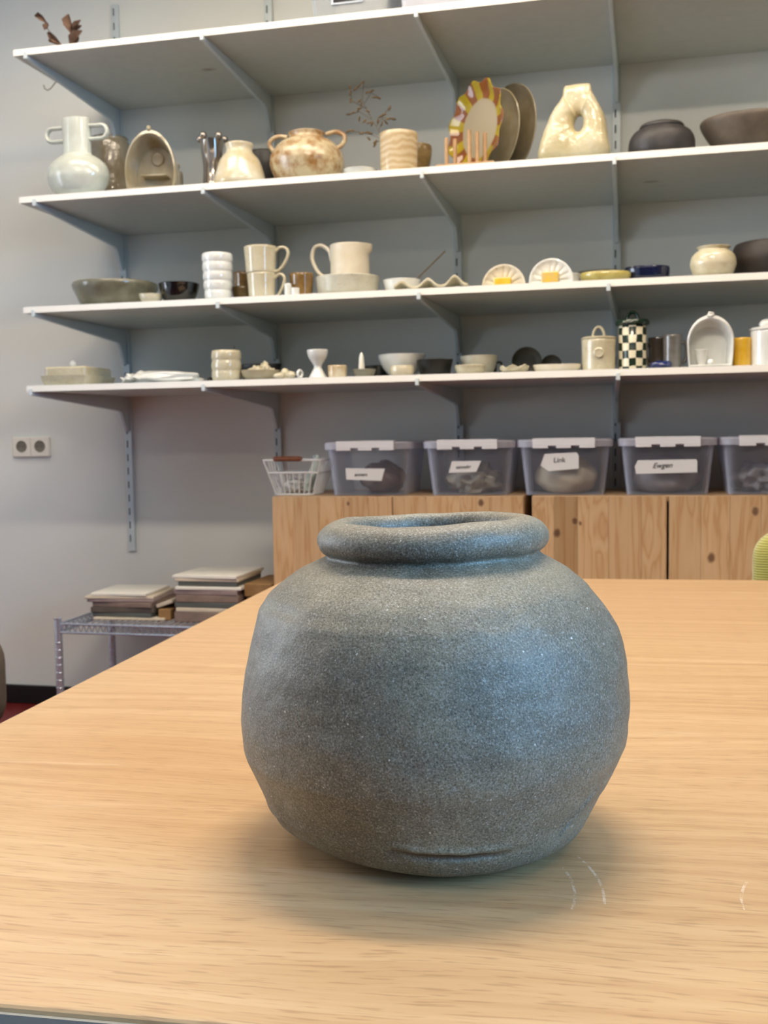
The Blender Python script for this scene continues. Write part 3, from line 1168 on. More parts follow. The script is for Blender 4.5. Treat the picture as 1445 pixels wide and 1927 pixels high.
# ------------------------------------------------------------------ pottery on the shelves
CREAM = glaze('cream_glaze', (216, 209, 186), (196, 186, 154), .1, 22, .25)
CREAM_S = glaze('speckled_cream_glaze', (206, 200, 176), (190, 181, 152), .14, 18, .7)
WHITE = glaze('white_glaze', (228, 230, 228), (214, 216, 212), .08, 18)
WHITE_B = glaze('white_celadon_glaze', (204, 210, 202), (186, 190, 178), .18, 14, .15)
TAUPE = glaze('glossy_taupe_glaze', (128, 122, 108), (104, 96, 80), .07, 14, bump=.5)
SAND = glaze('sand_glaze', (172, 164, 142), (150, 138, 108), .18, 14, .1)
MOTTLE = glaze('mottled_brown_cream_glaze', (192, 178, 146), (146, 106, 58), .25, 30, .4, lo=.34, hi=.58)
SILVER = plain('silver_lustre', (176, 168, 160), .14, metal=.9, var=.1)
BLACK = glaze('black_clay', (24, 23, 22), (15, 15, 15), .42, 12)
BLACKG = glaze('glossy_black_glaze', (15, 17, 18), (9, 10, 11), .1, 12)
CHAR = glaze('charcoal_matte_clay', (62, 60, 62), (44, 42, 43), .5, 20, bump=.3)
BROWN = glaze('brown_matte_clay', (98, 88, 78), (76, 68, 60), .6, 16, bump=.35)
DKBROWN = glaze('dark_brown_clay', (56, 48, 45), (42, 36, 34), .55, 12)
MOSS = glaze('moss_grey_glaze', (120, 118, 100), (96, 92, 74), .22, 16, .5, (60, 58, 44))
AMBER = glaze('amber_brown_glaze', (142, 112, 64), (108, 82, 46), .1, 26)
OLIVE = glaze('olive_brown_glaze', (128, 108, 70), (98, 80, 50), .15, 26)
JUGM = glaze('ivory_matte_glaze', (220, 214, 198), (208, 198, 174), .4, 12, .15)
STONEW = glaze('speckled_oat_glaze', (196, 194, 180), (182, 178, 160), .3, 24, .9, (120, 110, 92))
YELGR = glaze('yellow_green_glaze', (186, 174, 104), (164, 150, 80), .1, 20)
NAVY = glaze('navy_glaze', (20, 26, 60), (12, 15, 40), .06, 14)
COBALT = glaze('cobalt_glaze', (32, 52, 112), (20, 32, 78), .08, 14)
GREYG = glaze('grey_gloss_glaze', (124, 122, 118), (96, 92, 86), .08, 14)
YELLOW = glaze('yellow_glaze', (226, 190, 60), (214, 172, 40), .25, 30)
YELTOP = glaze('tan_yellow_glaze', (206, 176, 108), (218, 182, 60), .25, 60)
DGREEN = glaze('dark_green_glaze', (26, 52, 40), (18, 36, 28), .12, 14)
DUST = glaze('dark_olive_clay', (92, 88, 76), (72, 68, 58), .55, 14)
CONE = glaze('pale_cone_glaze', (214, 222, 232), (236, 228, 204), .3, 10)
GREYD = glaze('stone_grey_glaze', (140, 136, 122), (118, 112, 96), .3, 20, .4)
WOODP = plain('pale_dowel_wood', (184, 148, 108), .5, var=.1, scale=60)


def marbled():
    t = NT('marbled_tan_glaze')
    v = t.coords((1, 1, 1), rot=(.12, .1, 0))
    w = t.node('ShaderNodeTexWave', bands_direction='Z')
    w.inputs['Scale'].default_value = 17
    w.inputs['Distortion'].default_value = 5.5
    w.inputs['Detail'].default_value = 3
    w.inputs['Detail Scale'].default_value = 1.4
    t.link(v, w.inputs['Vector'])
    t.color(t.ramp(w.outputs['Fac'], [(.1, rgba((180, 159, 124))), (.5, rgba((188, 170, 138))), (.9, rgba((196, 181, 152)))]))
    t.set(Roughness=.09)
    return t.m


MARBLE = marbled()


def spot(k, xl, xr, yt, back=.02, depth=1.0):
    """where a thing stands on shelf k: centre x, y, its width and height, from its outline in the photo"""
    y = YF + back + .05
    for _ in range(6):
        a, b = at(xl, yt + 40, y), at(xr, yt + 40, y)
        w = b.x - a.x
        y = YF + back + w * depth / 2
    x = (a.x + b.x) / 2
    top = at((xl + xr) / 2, yt, y - w * depth * .45)
    return x, y, w, top.z - SHELF_Z[k]


def vessel_prof(outer, w, h, t=.004, open_=True, lip=True):
    o = [(r * w / 2, z * h) for r, z in outer]
    o = [(max(0, o[0][0] - .002), 0)] + [(o[0][0], .0015)] + o[1:]
    if not open_:
        return [(0, 0)] + o + [(0, o[-1][1])]
    rt, zt = o[-1]
    o = o[:-1] + [(rt, zt - t * .35), (rt - t * .3, zt), (rt - t * .7, zt)]
    inner = [(max(r - t, .002), max(z, t * 1.2)) for r, z in reversed([(q[0] * w / 2, q[1] * h) for q in outer])]
    inner[0] = (rt - t, zt - t * .35)
    inner[-1] = (inner[-1][0], t * 1.2)
    return [(0, 0)] + o + inner + [(0, t * 1.2)]


def refine(prof, n=4):
    """soft curve through an outline"""
    P = [Vector((a, b, 0)) for a, b in prof]
    out = []
    for i in range(len(P) - 1):
        p0, p1, p2, p3 = P[max(i - 1, 0)], P[i], P[i + 1], P[min(i + 2, len(P) - 1)]
        for k in range(n):
            t = k / n
            q = 0.5 * ((2 * p1) + (p2 - p0) * t + (2 * p0 - 5 * p1 + 4 * p2 - p3) * t * t + (-p0 + 3 * p1 - 3 * p2 + p3) * t ** 3)
            out.append((max(q.x, 0), q.y))
    out.append(prof[-1])
    return out


def wobble(amp, seed=0.0, freq=18):
    def f(p, a, k):
        q = Vector((math.cos(a), math.sin(a), p.z * freq)) + Vector((seed, seed, seed))
        s = 1 + amp * noise.noise(q)
        return Vector((p.x * s, p.y * s, p.z + (amp * .12 * noise.noise(q * 1.3) * .2 if p.z > .004 else 0)))
    return f


def pot(name, label, cat, k, box, outer, mat, back=.02, t=.004, amp=.02, seed=0.0, fy=1.0, soft=True, group=None, open_=True, root=None, z0=0.0, seg=44, dx=0.0):
    xl, xr, yt = box
    x, y, w, h = spot(k, xl, xr, yt, back, fy)
    h -= z0
    o = refine(outer) if soft else outer
    pr = vessel_prof(o, w, h, t, open_)
    m = MB().lathe(pr, seg, fy=fy, fn=wobble(amp, seed) if amp else None)
    ob = m.done(name, mat, None, (x, y, SHELF_Z[k] + z0 + .0003), smooth=50)
    tag(ob, label, cat, group)
    return ob, x, y, w, h


def part_pot(name, label, cat, k, box, outer, mat, body='body', **kw):
    """same, but as an Empty with a body part, for things that get handles or lids"""
    ob, x, y, w, h = pot('tmp', None, None, k, box, outer, mat, **kw)
    for q in ('label', 'category', 'group'):
        if q in ob:
            del ob[q]
    root = thing(name, label, cat, ob.location.copy(), 0, kw.get('group'))
    ob.name = body
    ob.data.name = body
    ob.parent = root
    ob.location = (0, 0, 0)
    return root, x, y, w, h


def loop_handle(root, mat, pts, r=.004, flat=1.0, name='handle'):
    n = refine([(p[0], p[1]) for p in pts], 6) if False else None
    P = [Vector(p) for p in pts]
    out = []
    for i in range(len(P) - 1):
        p0, p1, p2, p3 = P[max(i - 1, 0)], P[i], P[i + 1], P[min(i + 2, len(P) - 1)]
        for k in range(5):
            t = k / 5
            out.append(0.5 * ((2 * p1) + (p2 - p0) * t + (2 * p0 - 5 * p1 + 4 * p2 - p3) * t * t + (-p0 + 3 * p1 - 3 * p2 + p3) * t ** 3))
    out.append(P[-1])
    return MB().tube(out, r, 10, flat=flat).done(name, mat, root, smooth=60)


BOWL = [(.55, 0), (.72, .12), (.9, .5), (1, 1)]
CYL = [(.94, 0), (.97, .05), (.98, .5), (1, 1)]

# ---- second shelf
x, y, w, h = spot(1, 90, 200, 214, .004, .6)
r = thing('two_handled_bottle', 'white flask-shaped vase with long neck and two flat loop handles, leftmost on second shelf', 'vase', (x, y, SHELF_Z[1] + .0003))
pr = vessel_prof(refine([(.60, 0), (.82, .08), (.97, .2), (1.0, .28), (.93, .39), (.72, .48), (.50, .535), (.455, .57), (.45, .7), (.46, .97), (.45, 1)]), w, h, .005)
MB().lathe(pr, 48, fy=.72, fn=wobble(.015, 2.1)).done('body', WHITE_B, r, smooth=50)
for s in (-1, 1):
    x0, x1 = s * w * .215, s * w * .52
    za, zb = h * .735, h * .905
    rr_ = (zb - za) / 2
    zc = (za + zb) / 2
    pts = [(x0, 0, zb)] + [(x1 - s * rr_ + s * rr_ * math.sin(a), 0, zc + rr_ * math.cos(a)) for a in [PI * i / 8 for i in range(9)]] + [(x0, 0, za)]
    MB().tube(pts, .0062, 10, flat=1.6).done('handle', WHITE_B, r, smooth=60)

pot('rippled_vase', 'glossy taupe vase with rippled wall, standing behind the white two-handled vase', 'vase', 1, (170, 243, 250),
    [(.8, 0), (.9, .1), (.98, .4), (1, .65), (.94, .88), (.86, .96), (.88, 1)], TAUPE, back=.165, amp=.05, seed=5)


def arch(w, h, n=28, top=.62):
    """outline of a round-headed arch, from lower right over the top to lower left"""
    pts = []
    hs = h * (1 - top)
    pts.append((w / 2 * .93, 0))
    pts.append((w / 2 * .98, hs * .5))
    for i in range(n + 1):
        a = PI * i / n
        pts.append((w / 2 * math.cos(a), hs + (h - hs) * math.sin(a)))
    pts.append((-w / 2 * .98, hs * .5))
    pts.append((-w / 2 * .93, 0))
    return pts


def niche(root, mat, w, h, depth, t, top=.62):
    """open-fronted arched hood: rim in front, closed hollow back"""
    loops = []
    for s, yy, zb in ((.80, depth - t, t), (.93 - t / w, .35 * depth, t), (1 - 2 * t / w, .004, t), (1 - t / w, 0, t * .5), (1, .003, 0), (.97, .4 * depth, 0), (.86, depth, 0)):
        loops.append([Vector((u * s, yy, zb + (z * (s * (1 - (t / h if zb else 0)) + (1 - s) * .0)) * 1.0)) for u, z in arch(w, h, top=top)])
    m = loft(MB(), loops)
    return m.done('hood', mat, root, smooth=50)


x, y, w, h = spot(1, 246, 336, 244, .012, .5)
r = thing('arched_niche_dish', 'taupe arched hood with a round medallion and small ledge, on the second shelf', 'wall niche', (x, y - w * .25, SHELF_Z[1] + .0003), .12)
niche(r, SAND, w, h, w * .5, .006, .72)
MB().lathe([(0, 0), (.020, 0), (.0205, .006), (.0175, .008), (.0165, .006), (0, .007)], 28).done('medallion', SAND, r, (.004, w * .5 - .005, h * .60), (PI / 2, 0, 0))
MB().box(-w * .26, w * .26, w * .20, w * .48, h * .255, h * .285).done('ledge', SAND, r, smooth=40, bevel=.003)
MB().blob((0, .004, h + .005), (.008, .007, .009), 2, .05).done('knob', SAND, r)
pot('stub_bottle', 'tiny grey knobbed pot half hidden behind the arched taupe hood', 'pot', 1, (326, 344, 305),
    [(.8, 0), (1, .4), (.9, .75), (.35, .82), (.45, .95), (.2, 1)], GREYD, back=.22, amp=.02)

# silver vase with three beads on its rim
xl, xr = 379, 421
r, x, y, w, h = part_pot('silver_vase', 'narrow silver lustre vase with round beads along its wavy rim', 'vase', 1, (xl, xr, 258),
                         [(.82, 0), (.9, .2), (.82, .5), (.9, .8), (1, 1)], SILVER, back=.15, amp=.10, seed=2)
for i in range(5):
    a = 2 * PI * i / 5 + .6
    MB().blob((w * .54 * math.cos(a), w * .54 * math.sin(a), h + .006), .0115, 3, 0).done('rim_bead', SILVER, r)

pot('tapered_bottle', 'cream bottle vase tapering to a short neck, in front of the silver vase', 'vase', 1, (404, 498, 258),
    [(.93, 0), (1, .1), (.9, .36), (.74, .62), (.57, .75), (.50, .81), (.49, .88), (.53, .97), (.52, 1)], glaze('cream_ochre_glaze', (210, 206, 188), (192, 176, 138), .14, 18, .2), back=.006, seed=9)
pot('black_bowl', 'black round bowl in the shadow between the cream bottle and two-eared jar', 'bowl', 1, (462, 534, 279),
    [(.5, 0), (.85, .3), (1, .7), (.95, 1)], BLACK, back=.24, seed=3)

r, x, y, w, h = part_pot('two_eared_jar', 'round mottled brown and cream jar with two small ring handles', 'jar', 1, (511, 645, 232),
                         [(.70, 0), (.88, .14), (.99, .35), (1, .48), (.93, .64), (.75, .79), (.56, .87), (.48, .90), (.47, .94), (.50, .99), (.49, 1)], MOTTLE, back=.02, seed=4)
for s in (-1, 1):
    loop_handle(r, MOTTLE, [(s * w * .27, 0, h * .955), (s * w * .40, 0, h * .985), (s * w * .50, 0, h * .93), (s * w * .53, 0, h * .83), (s * w * .47, 0, h * .71), (s * w * .43, 0, h * .70)], .0068)

pot('small_dish', 'small low white dish between the two-eared jar and marbled tumbler', 'dish', 1, (648, 708, 313), [(.6, 0), (.85, .3), (1, 1)], WHITE, back=.005, amp=.03)
tum, tx, ty, tw_, th_ = pot('marbled_tumbler', 'straight glossy tumbler marbled in tan and cream', 'tumbler', 1, (715, 786, 243), CYL, MARBLE, back=.01, amp=.012)
pot('ochre_bowl', 'dark ochre bowl peeking out behind the right of the marbled tumbler', 'bowl', 1, (752, 812, 268), [(.5, 0), (.8, .3), (1, .8), (1, 1)], OLIVE, back=.16, amp=.03)

# dried twig standing in the tumbler
M_DRY = plain('dried_leaf_brown', (112, 92, 62), .8, var=.2, scale=80)
M_TWIG = plain('thin_twig', (104, 96, 84), .8, var=.15, scale=60)
TWY = ty + .085
base = Vector((at(738, 300, TWY).x, TWY, SHELF_Z[1] + .002))
br = thing('dried_twig', 'brittle dried twig with tiny brown leaves leaning up behind the marbled tumbler', 'twig', base)


def tip(px, py, dy=0.0):
    return at(px, py, TWY + dy) - base


stems = [[(0, 0, 0), tip(722, 262), tip(700, 225, .01), tip(682, 190, .02), tip(684, 156, .02)],
         [tip(722, 262), tip(690, 250, .02), tip(660, 247, .03), tip(648, 252, .03)],
         [tip(712, 246), tip(722, 222), tip(738, 222, .01), tip(746, 224, .01)],
         [tip(700, 225, .01), tip(676, 210, .01), tip(653, 216, .02)],
         [tip(690, 205, .02), tip(662, 190, .02), tip(658, 164, .02)],
         [tip(708, 238, .01), tip(728, 208, .02), tip(733, 200, .02)],
         [tip(686, 195, .02), tip(698, 174, .03), tip(714, 184, .02)],
         [tip(722, 262), tip(706, 268, .02), tip(704, 276, .02)]]
m = MB()
for s in stems:
    m.tube(s, [.0013] * (len(s) - 1) + [.0007], 5)
m.done('stem', M_TWIG, br)
leafm = MB()
leafm.blob((0, 0, 0), (.0085, .0028, .0034), 2, .35, 2.5, 4.2)
leaf0 = None
spots = [(658, 165, 80), (659, 176, 75), (660, 190, 100), (668, 168, 40), (674, 163, 35), (682, 155, 15), (692, 174, 30), (700, 171, 20), (704, 183, 0), (712, 184, -20), (676, 190, 30),
         (680, 197, 90), (656, 215, 15), (664, 212, 12), (674, 207, 60), (676, 204, 20), (692, 209, -25), (716, 219, 30), (722, 216, 25), (733, 204, 60), (730, 224, 0), (740, 224, -5), (711, 228, 80),
         (718, 234, 70), (726, 230, -40), (694, 231, 10), (700, 233, 70), (676, 224, 80), (686, 228, 30), (655, 247, 20), (662, 246, 10), (680, 251, -10), (690, 249, 10), (696, 251, 5), (694, 261, -40), (706, 267, 40), (705, 273, 60)]
for i, (px, py, ang) in enumerate(spots):
    p = tip(px, py, .02 * (((i * 7) % 5) / 4))
    if leaf0 is None:
        lf = leaf0 = leafm.done('leaf', M_DRY, br, smooth=60)
    else:
        lf = leaf0.copy()
        C.objects.link(lf)
    lf.location = p
    lf.rotation_euler = (.4 * math.sin(i), math.radians(-ang), .6 * math.cos(i * 2.1))

# peg rack and three plates standing on edge
x0r, yr = at(832, 300, YF + .07).x, YF + .02
x1r = at(925, 300, YF + .07).x
rk = thing('peg_rack', 'pale wooden peg rack in front of the painted platter', 'plate rack', (x0r, yr, SHELF_Z[1]))
RH = .012
MB().box(-.012, x1r - x0r + .012, .008, .05, .0004, RH).done('base_board', WOODP, rk, smooth=0, bevel=.002)
for px, top, dy in ((840, 260, .018), (856, 262, .042), (883, 245, .018), (897.5, 248, .026), (912, 250, .042)):
    p = at(px, top, yr + dy)
    MB().tube([(p.x - x0r, dy, RH - .002), (p.x - x0r, dy, p.z - SHELF_Z[1])], .0058, 12).done('peg', WOODP, rk, smooth=40)


def painted_platter():
    t = NT('painted_platter_glaze')
    tc = t.node('ShaderNodeTexCoord')
    sep = t.node('ShaderNodeSeparateXYZ')
    t.link(tc.outputs['Object'], sep.inputs[0])
    a = t.math('ARCTAN2', sep.outputs[2], sep.outputs[0])
    rad = t.math('SQRT', t.math('ADD', t.math('POWER', sep.outputs[0], 2.0), t.math('POWER', sep.outputs[2], 2.0)))
    n = t.noise(tc.outputs['Object'], 14, 2)
    q = t.math('FRACT', t.math('ADD', t.math('MULTIPLY', a, 10 / (2 * PI)), t.math('MULTIPLY', n, .35)))
    patch = t.ramp(q, [(0, rgba((120, 72, 40))), (.44, rgba((132, 82, 44))), (.5, rgba((164, 146, 42))), (.92, rgba((156, 136, 34))), (1, rgba((120, 72, 40)))])
    rim = t.grey(t.math('ADD', rad, t.math('MULTIPLY', n, .012)), .0895, .094)
    t.color(t.mix(rim, rgba((160, 150, 128)), patch))
    t.set(Roughness=.09)
    return t.m


def plate(name, label, dia, loc, rz, mat, lobes=0, depth=.022, oval=1.0, lean=-.10):
    """plate on edge: axis along local y, hollow side to -y"""
    R = dia / 2
    prof = [(0, 0), (.55, 0), (.72, -.10), (.98, -.85), (1.0, -1.0), (.985, -1.05), (.95, -.92), (.70, .05), (.55, .18), (0, .2)]
    m = MB()

    def f(p, a, k):
        rr = math.hypot(p.x, p.y)
        s = 1 + (.055 * math.cos(lobes * a) * max(0, rr / R - .6) / .4 if lobes else 0)
        return Vector((p.x * s, p.z, p.y * s * oval))
    m.lathe([(r * R, z * depth) for r, z in prof], 96 if lobes else 60, fn=f)
    lo = min(v.co.z for v in m.bm.verts)
    o = m.done(name, mat, None, smooth=55)
    o.rotation_euler = (lean, 0, rz)
    zmin = min((o.rotation_euler.to_matrix() @ v.co).z for v in o.data.vertices)
    o.location = (loc[0], loc[1], loc[2] - zmin)
    return tag(o, label, 'plate')


pz = SHELF_Z[1] + .0004
yp = YF + .155
pc = at(903, 230, yp)
hp = at(903, 158, yp).z - pz
plate('painted_platter', 'scalloped platter with yellow and brown painted rim, foremost plate in the row', hp, (pc.x, yp, pz), -.80, painted_platter(), 11, .02, 1.0, -.06)
plate('beige_plate', 'plain beige plate between the scalloped platter and the largest plate', hp * .97, (pc.x + .050, yp + .047, pz), -.80, SAND, 0, .024, 1.0, -.06)
plate('large_plate', 'large dusky beige plate, rearmost of the plates standing on edge', hp * 1.06, (pc.x + .088, yp + .092, pz), -.80, glaze('dusky_beige_glaze', (150, 140, 116), (112, 98, 70), .3, 9), 0, .026, 1.0, -.06)

# doughnut vase: ring-shaped body with a hole and a short neck
x, y, w, h = spot(1, 1011, 1149, 150, .02, .5)
sx = w / 138.0
O_PX = [(1080, 300), (1040, 300), (1018, 296), (1011, 286), (1016, 262), (1024, 235), (1034, 210), (1046, 190), (1056, 178), (1060, 168), (1061, 156), (1063, 151), (1087, 150), (1110, 151), (1113, 158),
        (1114, 168), (1120, 178), (1130, 195), (1138, 215), (1143, 240), (1147, 265), (1149, 285), (1143, 296), (1120, 300)]
zpx = (h) / 150.0
O_ = [((px - 1080) * sx, (300 - py) * zpx) for px, py in O_PX]
O_ = O_[:-1] if O_[0] == O_[-1] else O_


def resample(P, n):
    P = [Vector((a, b)) for a, b in P]
    P.append(P[0].copy())
    L = [0]
    for a, b in zip(P, P[1:]):
        L.append(L[-1] + (b - a).length)
    out, j = [], 0
    for i in range(n):
        s = L[-1] * i / n
        while L[j + 1] < s:
            j += 1
        out.append(P[j].lerp(P[j + 1], (s - L[j]) / (L[j + 1] - L[j])))
    return out


m = MB()
NT_ = 72
outer = resample(O_, NT_)
hc = Vector(((1090 - 1080) * sx, (300 - 227) * zpx))
rows = []
for i, p in enumerate(outer):
    d = (p - hc)
    ang = math.atan2(d.y, d.x)
    inn = hc + Vector((.0135 * math.cos(ang), .022 * math.sin(ang)))
    mid, half = (p + inn) / 2, (p - inn) / 2
    dep = min(.045, .022 + half.length * .42)
    if p.y > h * .86:
        dep = .024
    row = []
    for q in range(20):
        a = 2 * PI * q / 20
        ca, sa = math.cos(a), math.sin(a)
        ca = math.copysign(abs(ca) ** .7, ca)
        sa = math.copysign(abs(sa) ** .8, sa)
        u = mid + half * ca
        v3 = Vector((u.x, sa * dep, max(u.y, 0)))
        v3 += Vector((1, 1, .5)) * .002 * noise.noise(v3 * 22)
        v3.z = max(v3.z, 0)
        row.append(m.bm.verts.new(v3))
    rows.append(row)
for i in range(NT_):
    A, B = rows[i], rows[(i + 1) % NT_]
    for q in range(20):
        j = (q + 1) % 20
        m.bm.faces.new((A[q], B[q], B[j], A[j]))
dv = m.done('doughnut_vase', glaze('glossy_cream_drip_glaze', (204, 196, 168), (186, 174, 136), .05, 14, .1, bump=.6), None, (x, y, SHELF_Z[1] + .0004), (0, 0, -.1), smooth=60)
dv.data.update()
tag(dv, 'glossy cream vase with a round hole through its body', 'vase')

r, x, y, w, h = part_pot('lidded_pot', 'squat charcoal lidded pot on the right of the second shelf', 'pot', 1, (1182, 1309, 216),
                         [(.86, 0), (.97, .12), (1, .35), (.96, .55), (.84, .72), (.64, .84), (.55, .86)], CHAR, back=.01, amp=.012)
MB().lathe(refine([(.33 * w, h * .845), (.325 * w, h * .90), (.28 * w, h * .965), (.15 * w, h * 1.0), (.0, h * 1.005)]) + [(0, h * .85)], 44, fn=wobble(.02, 1)).done('lid', CHAR, r, smooth=45)
pot('wide_bowl', 'wide brown matte bowl cut by the right edge, on the second shelf', 'bowl', 1, (1317, 1512, 206),
    [(.5, 0), (.66, .12), (.84, .45), (1, .86), (.985, 1)], BROWN, back=.015, amp=.03, seed=6, fy=.8)

# ---- third shelf
pot('shallow_bowl', 'wide moss-grey bowl at the left end of the third shelf', 'bowl', 2, (146, 291, 523),
    [(.74, 0), (.84, .2), (.95, .6), (1, .85), (.985, 1)], MOSS, back=.01, amp=.04, seed=2.5)
pot('pinch_dish', 'tiny pale dish in front of the moss-grey bowl', 'dish', 2, (265, 305, 551), [(.78, 0), (.95, .5), (1, 1)], CREAM_S, back=.003, amp=.05)
pot('black_pinch_bowl', 'glossy black bowl beside the moss-grey bowl', 'bowl', 2, (302, 373, 529), [(.62, 0), (.78, .2), (.92, .6), (1, 1)], BLACKG, back=.012, amp=.03, seed=8)


def ribs(n, w, h, deep=.06, flare=0.0, base=.9):
    out = []
    N = n * 8
    for i in range(N + 1):
        u = i / N
        out.append(((base + (1 - base) * min(1, u * 3)) * (1 - deep * (1 - abs(math.sin(PI * n * u)) ** .6)) + flare * (u - 1), u))
    return out


pot('ribbed_beaker', 'tall white beaker with bulging ribs, left of the stacked mugs', 'beaker', 2, (382, 437, 473), ribs(5, 1, 1, .06, .10, .95), WHITE, back=.006, amp=.012, soft=False)
pot('amber_dish', 'low amber dish under a brown cup, behind the stacked mugs', 'dish', 2, (438, 478, 538), [(.8, 0), (1, 1)], OLIVE, back=.10, amp=.02)
pot('brown_cup', 'brown glazed cup peeking from behind the stacked mugs', 'cup', 2, (441, 486, 510), CYL, AMBER, back=.175, amp=.02)


def mug(name, label, box, z0, back, hx):
    r, x, y, w, h = part_pot(name, label, 'mug', 2, box, [(.86, 0), (.9, .06), (.94, .5), (1, 1)], CREAM_S, back=back, amp=.01, z0=z0)
    e = hx
    loop_handle(r, CREAM_S, [(w * .47, 0, h * .78), (w * .62, 0, h * .93), (w * .5 + e * .8, 0, h * .90), (w * .5 + e, 0, h * .70), (w * .5 + e * .72, 0, h * .36), (w * .5 + e * .2, 0, h * .08), (w * .44, 0, h * .05)], .0048, 1.5)
    return r, w, h


r2, w2, h2 = mug('stacked_mug', 'lower speckled cream mug of the stacked pair', (467, 519, 511), 0, .012, .029)
r1, w1, h1 = mug('stacked_mug', 'upper speckled cream mug stacked on another mug', (463, 522, 460), h2 + .0005, .009, .038)
r1.location.x = r2.location.x - .002
r1.location.y = r2.location.y
pot('thimble_cup', 'tiny glossy bluish-white cup just right of the stacked mugs, slightly taller one', 'cup', 2, (536, 549, 533), CYL, WHITE, back=.03, amp=.02, t=.002)
pot('thimble_cup', 'tiny glossy white cup in front of the amber cup', 'cup', 2, (549, 564, 541), CYL, WHITE, back=.004, amp=.02, t=.002)
pot('amber_cup', 'amber-brown tapered cup between the stacked mugs and the jug', 'cup', 2, (546, 590, 512), [(.84, 0), (.9, .3), (1, 1)], AMBER, back=.05, amp=.015)

bo, bx_, by_, bw2, bh2 = pot('broad_bowl', 'broad straight-sided speckled oat bowl holding the ivory jug', 'bowl', 2, (597, 713, 514), [(.84, 0), (.93, .1), (.97, .5), (1, 1)], STONEW, back=.02, amp=.015)
jx0, jx1, jt = at(622, 480, by_).x, at(695, 480, by_).x, at(658, 456, by_ - .05).z
jw = jx1 - jx0
jr = thing('ivory_jug', 'ivory jug with tall looped handle standing in the broad oat bowl', 'jug', ((jx0 + jx1) / 2, by_, SHELF_Z[2] + .006))
jh = jt - jr.location.z
jw = min(jw, bw2 - .03)
MB().lathe(vessel_prof(refine([(.98, 0), (1, .05), (.98, .4), (.97, .8), (1, 1)]), jw, jh, .005), 48,
           fn=lambda p, a, k: Vector((p.x + (.010 * max(0, math.cos(a)) ** 12 if p.z > jh * .86 else 0), p.y, p.z))).done('body', JUGM, jr, smooth=50)
hxp = [at(px, py, by_) - jr.location for px, py in ((625, 492), (620, 473), (606, 463), (593, 467), (588, 484), (592, 500), (601, 515))]
loop_handle(jr, JUGM, [(v.x, -.004, v.z) for v in hxp] + [(hxp[-1].x + .018, -.002, hxp[-1].z - .012), (-jw * .49, 0, hxp[-1].z - .016)], .0062, 1.3)

sb, sbx, sby, sbw, sbh = pot('small_white_bowl', 'small white glazed bowl with a dark stick leaning in it', 'bowl', 2, (722, 792, 523), [(.7, 0), (.88, .3), (1, 1)], WHITE, back=.06, amp=.02)
s0 = Vector((sbx + .005, sby, SHELF_Z[2] + .009))
s1 = at(838, 472, sby + .02)
m = MB().tube([s0 - s0, (s1 - s0) * .5, s1 - s0], .0028, 8)
tag(m.done('leaning_stick', M_TWIG, None, s0), 'thin grey-brown stick leaning out of the small white bowl', 'stick')

# wavy strip dish: its undulating front edge shows as arches
x0w, x1w = at(742, 540, YF + .02).x, at(880, 540, YF + .02).x
ww = x1w - x0w
m = MB()
nU, nV = 72, 8
cols = []
for i in range(nU + 1):
    u = i / nU
    col = []
    for j in range(nV + 1):
        v = j / nV
        am = .5 + .5 * math.cos(2 * PI * (u * 2.75 - .28))
        z = .0065 + (.004 + .023 * am ** 1.4) * (1 - .65 * v) * (.7 + .5 * u)
        col.append((u * ww, .012 + .042 * v, z))
    cols.append(col)
tp = [[m.bm.verts.new(p) for p in c] for c in cols]
bt = [[m.bm.verts.new((p[0], p[1], p[2] - .0065)) for p in c] for c in cols]
for i in range(nU):
    for j in range(nV):
        m.bm.faces.new((tp[i][j], tp[i + 1][j], tp[i + 1][j + 1], tp[i][j + 1]))
        m.bm.faces.new((bt[i][j], bt[i][j + 1], bt[i + 1][j + 1], bt[i + 1][j]))
for i in range(nU):
    m.bm.faces.new((tp[i][0], bt[i][0], bt[i + 1][0], tp[i + 1][0]))
    m.bm.faces.new((tp[i][nV], tp[i + 1][nV], bt[i + 1][nV], bt[i][nV]))
for j in range(nV):
    m.bm.faces.new((tp[0][j], tp[0][j + 1], bt[0][j + 1], bt[0][j]))
    m.bm.faces.new((tp[nU][j], bt[nU][j], bt[nU][j + 1], tp[nU][j + 1]))
zmin = min(v.co.z for v in m.bm.verts)
for v in m.bm.verts:
    v.co.z -= zmin
tag(m.done('wavy_dish', CREAM, None, (x0w, YF, SHELF_Z[2] + .0004), smooth=60), 'cream wavy-edged dish whose front edge rises in arches', 'dish')


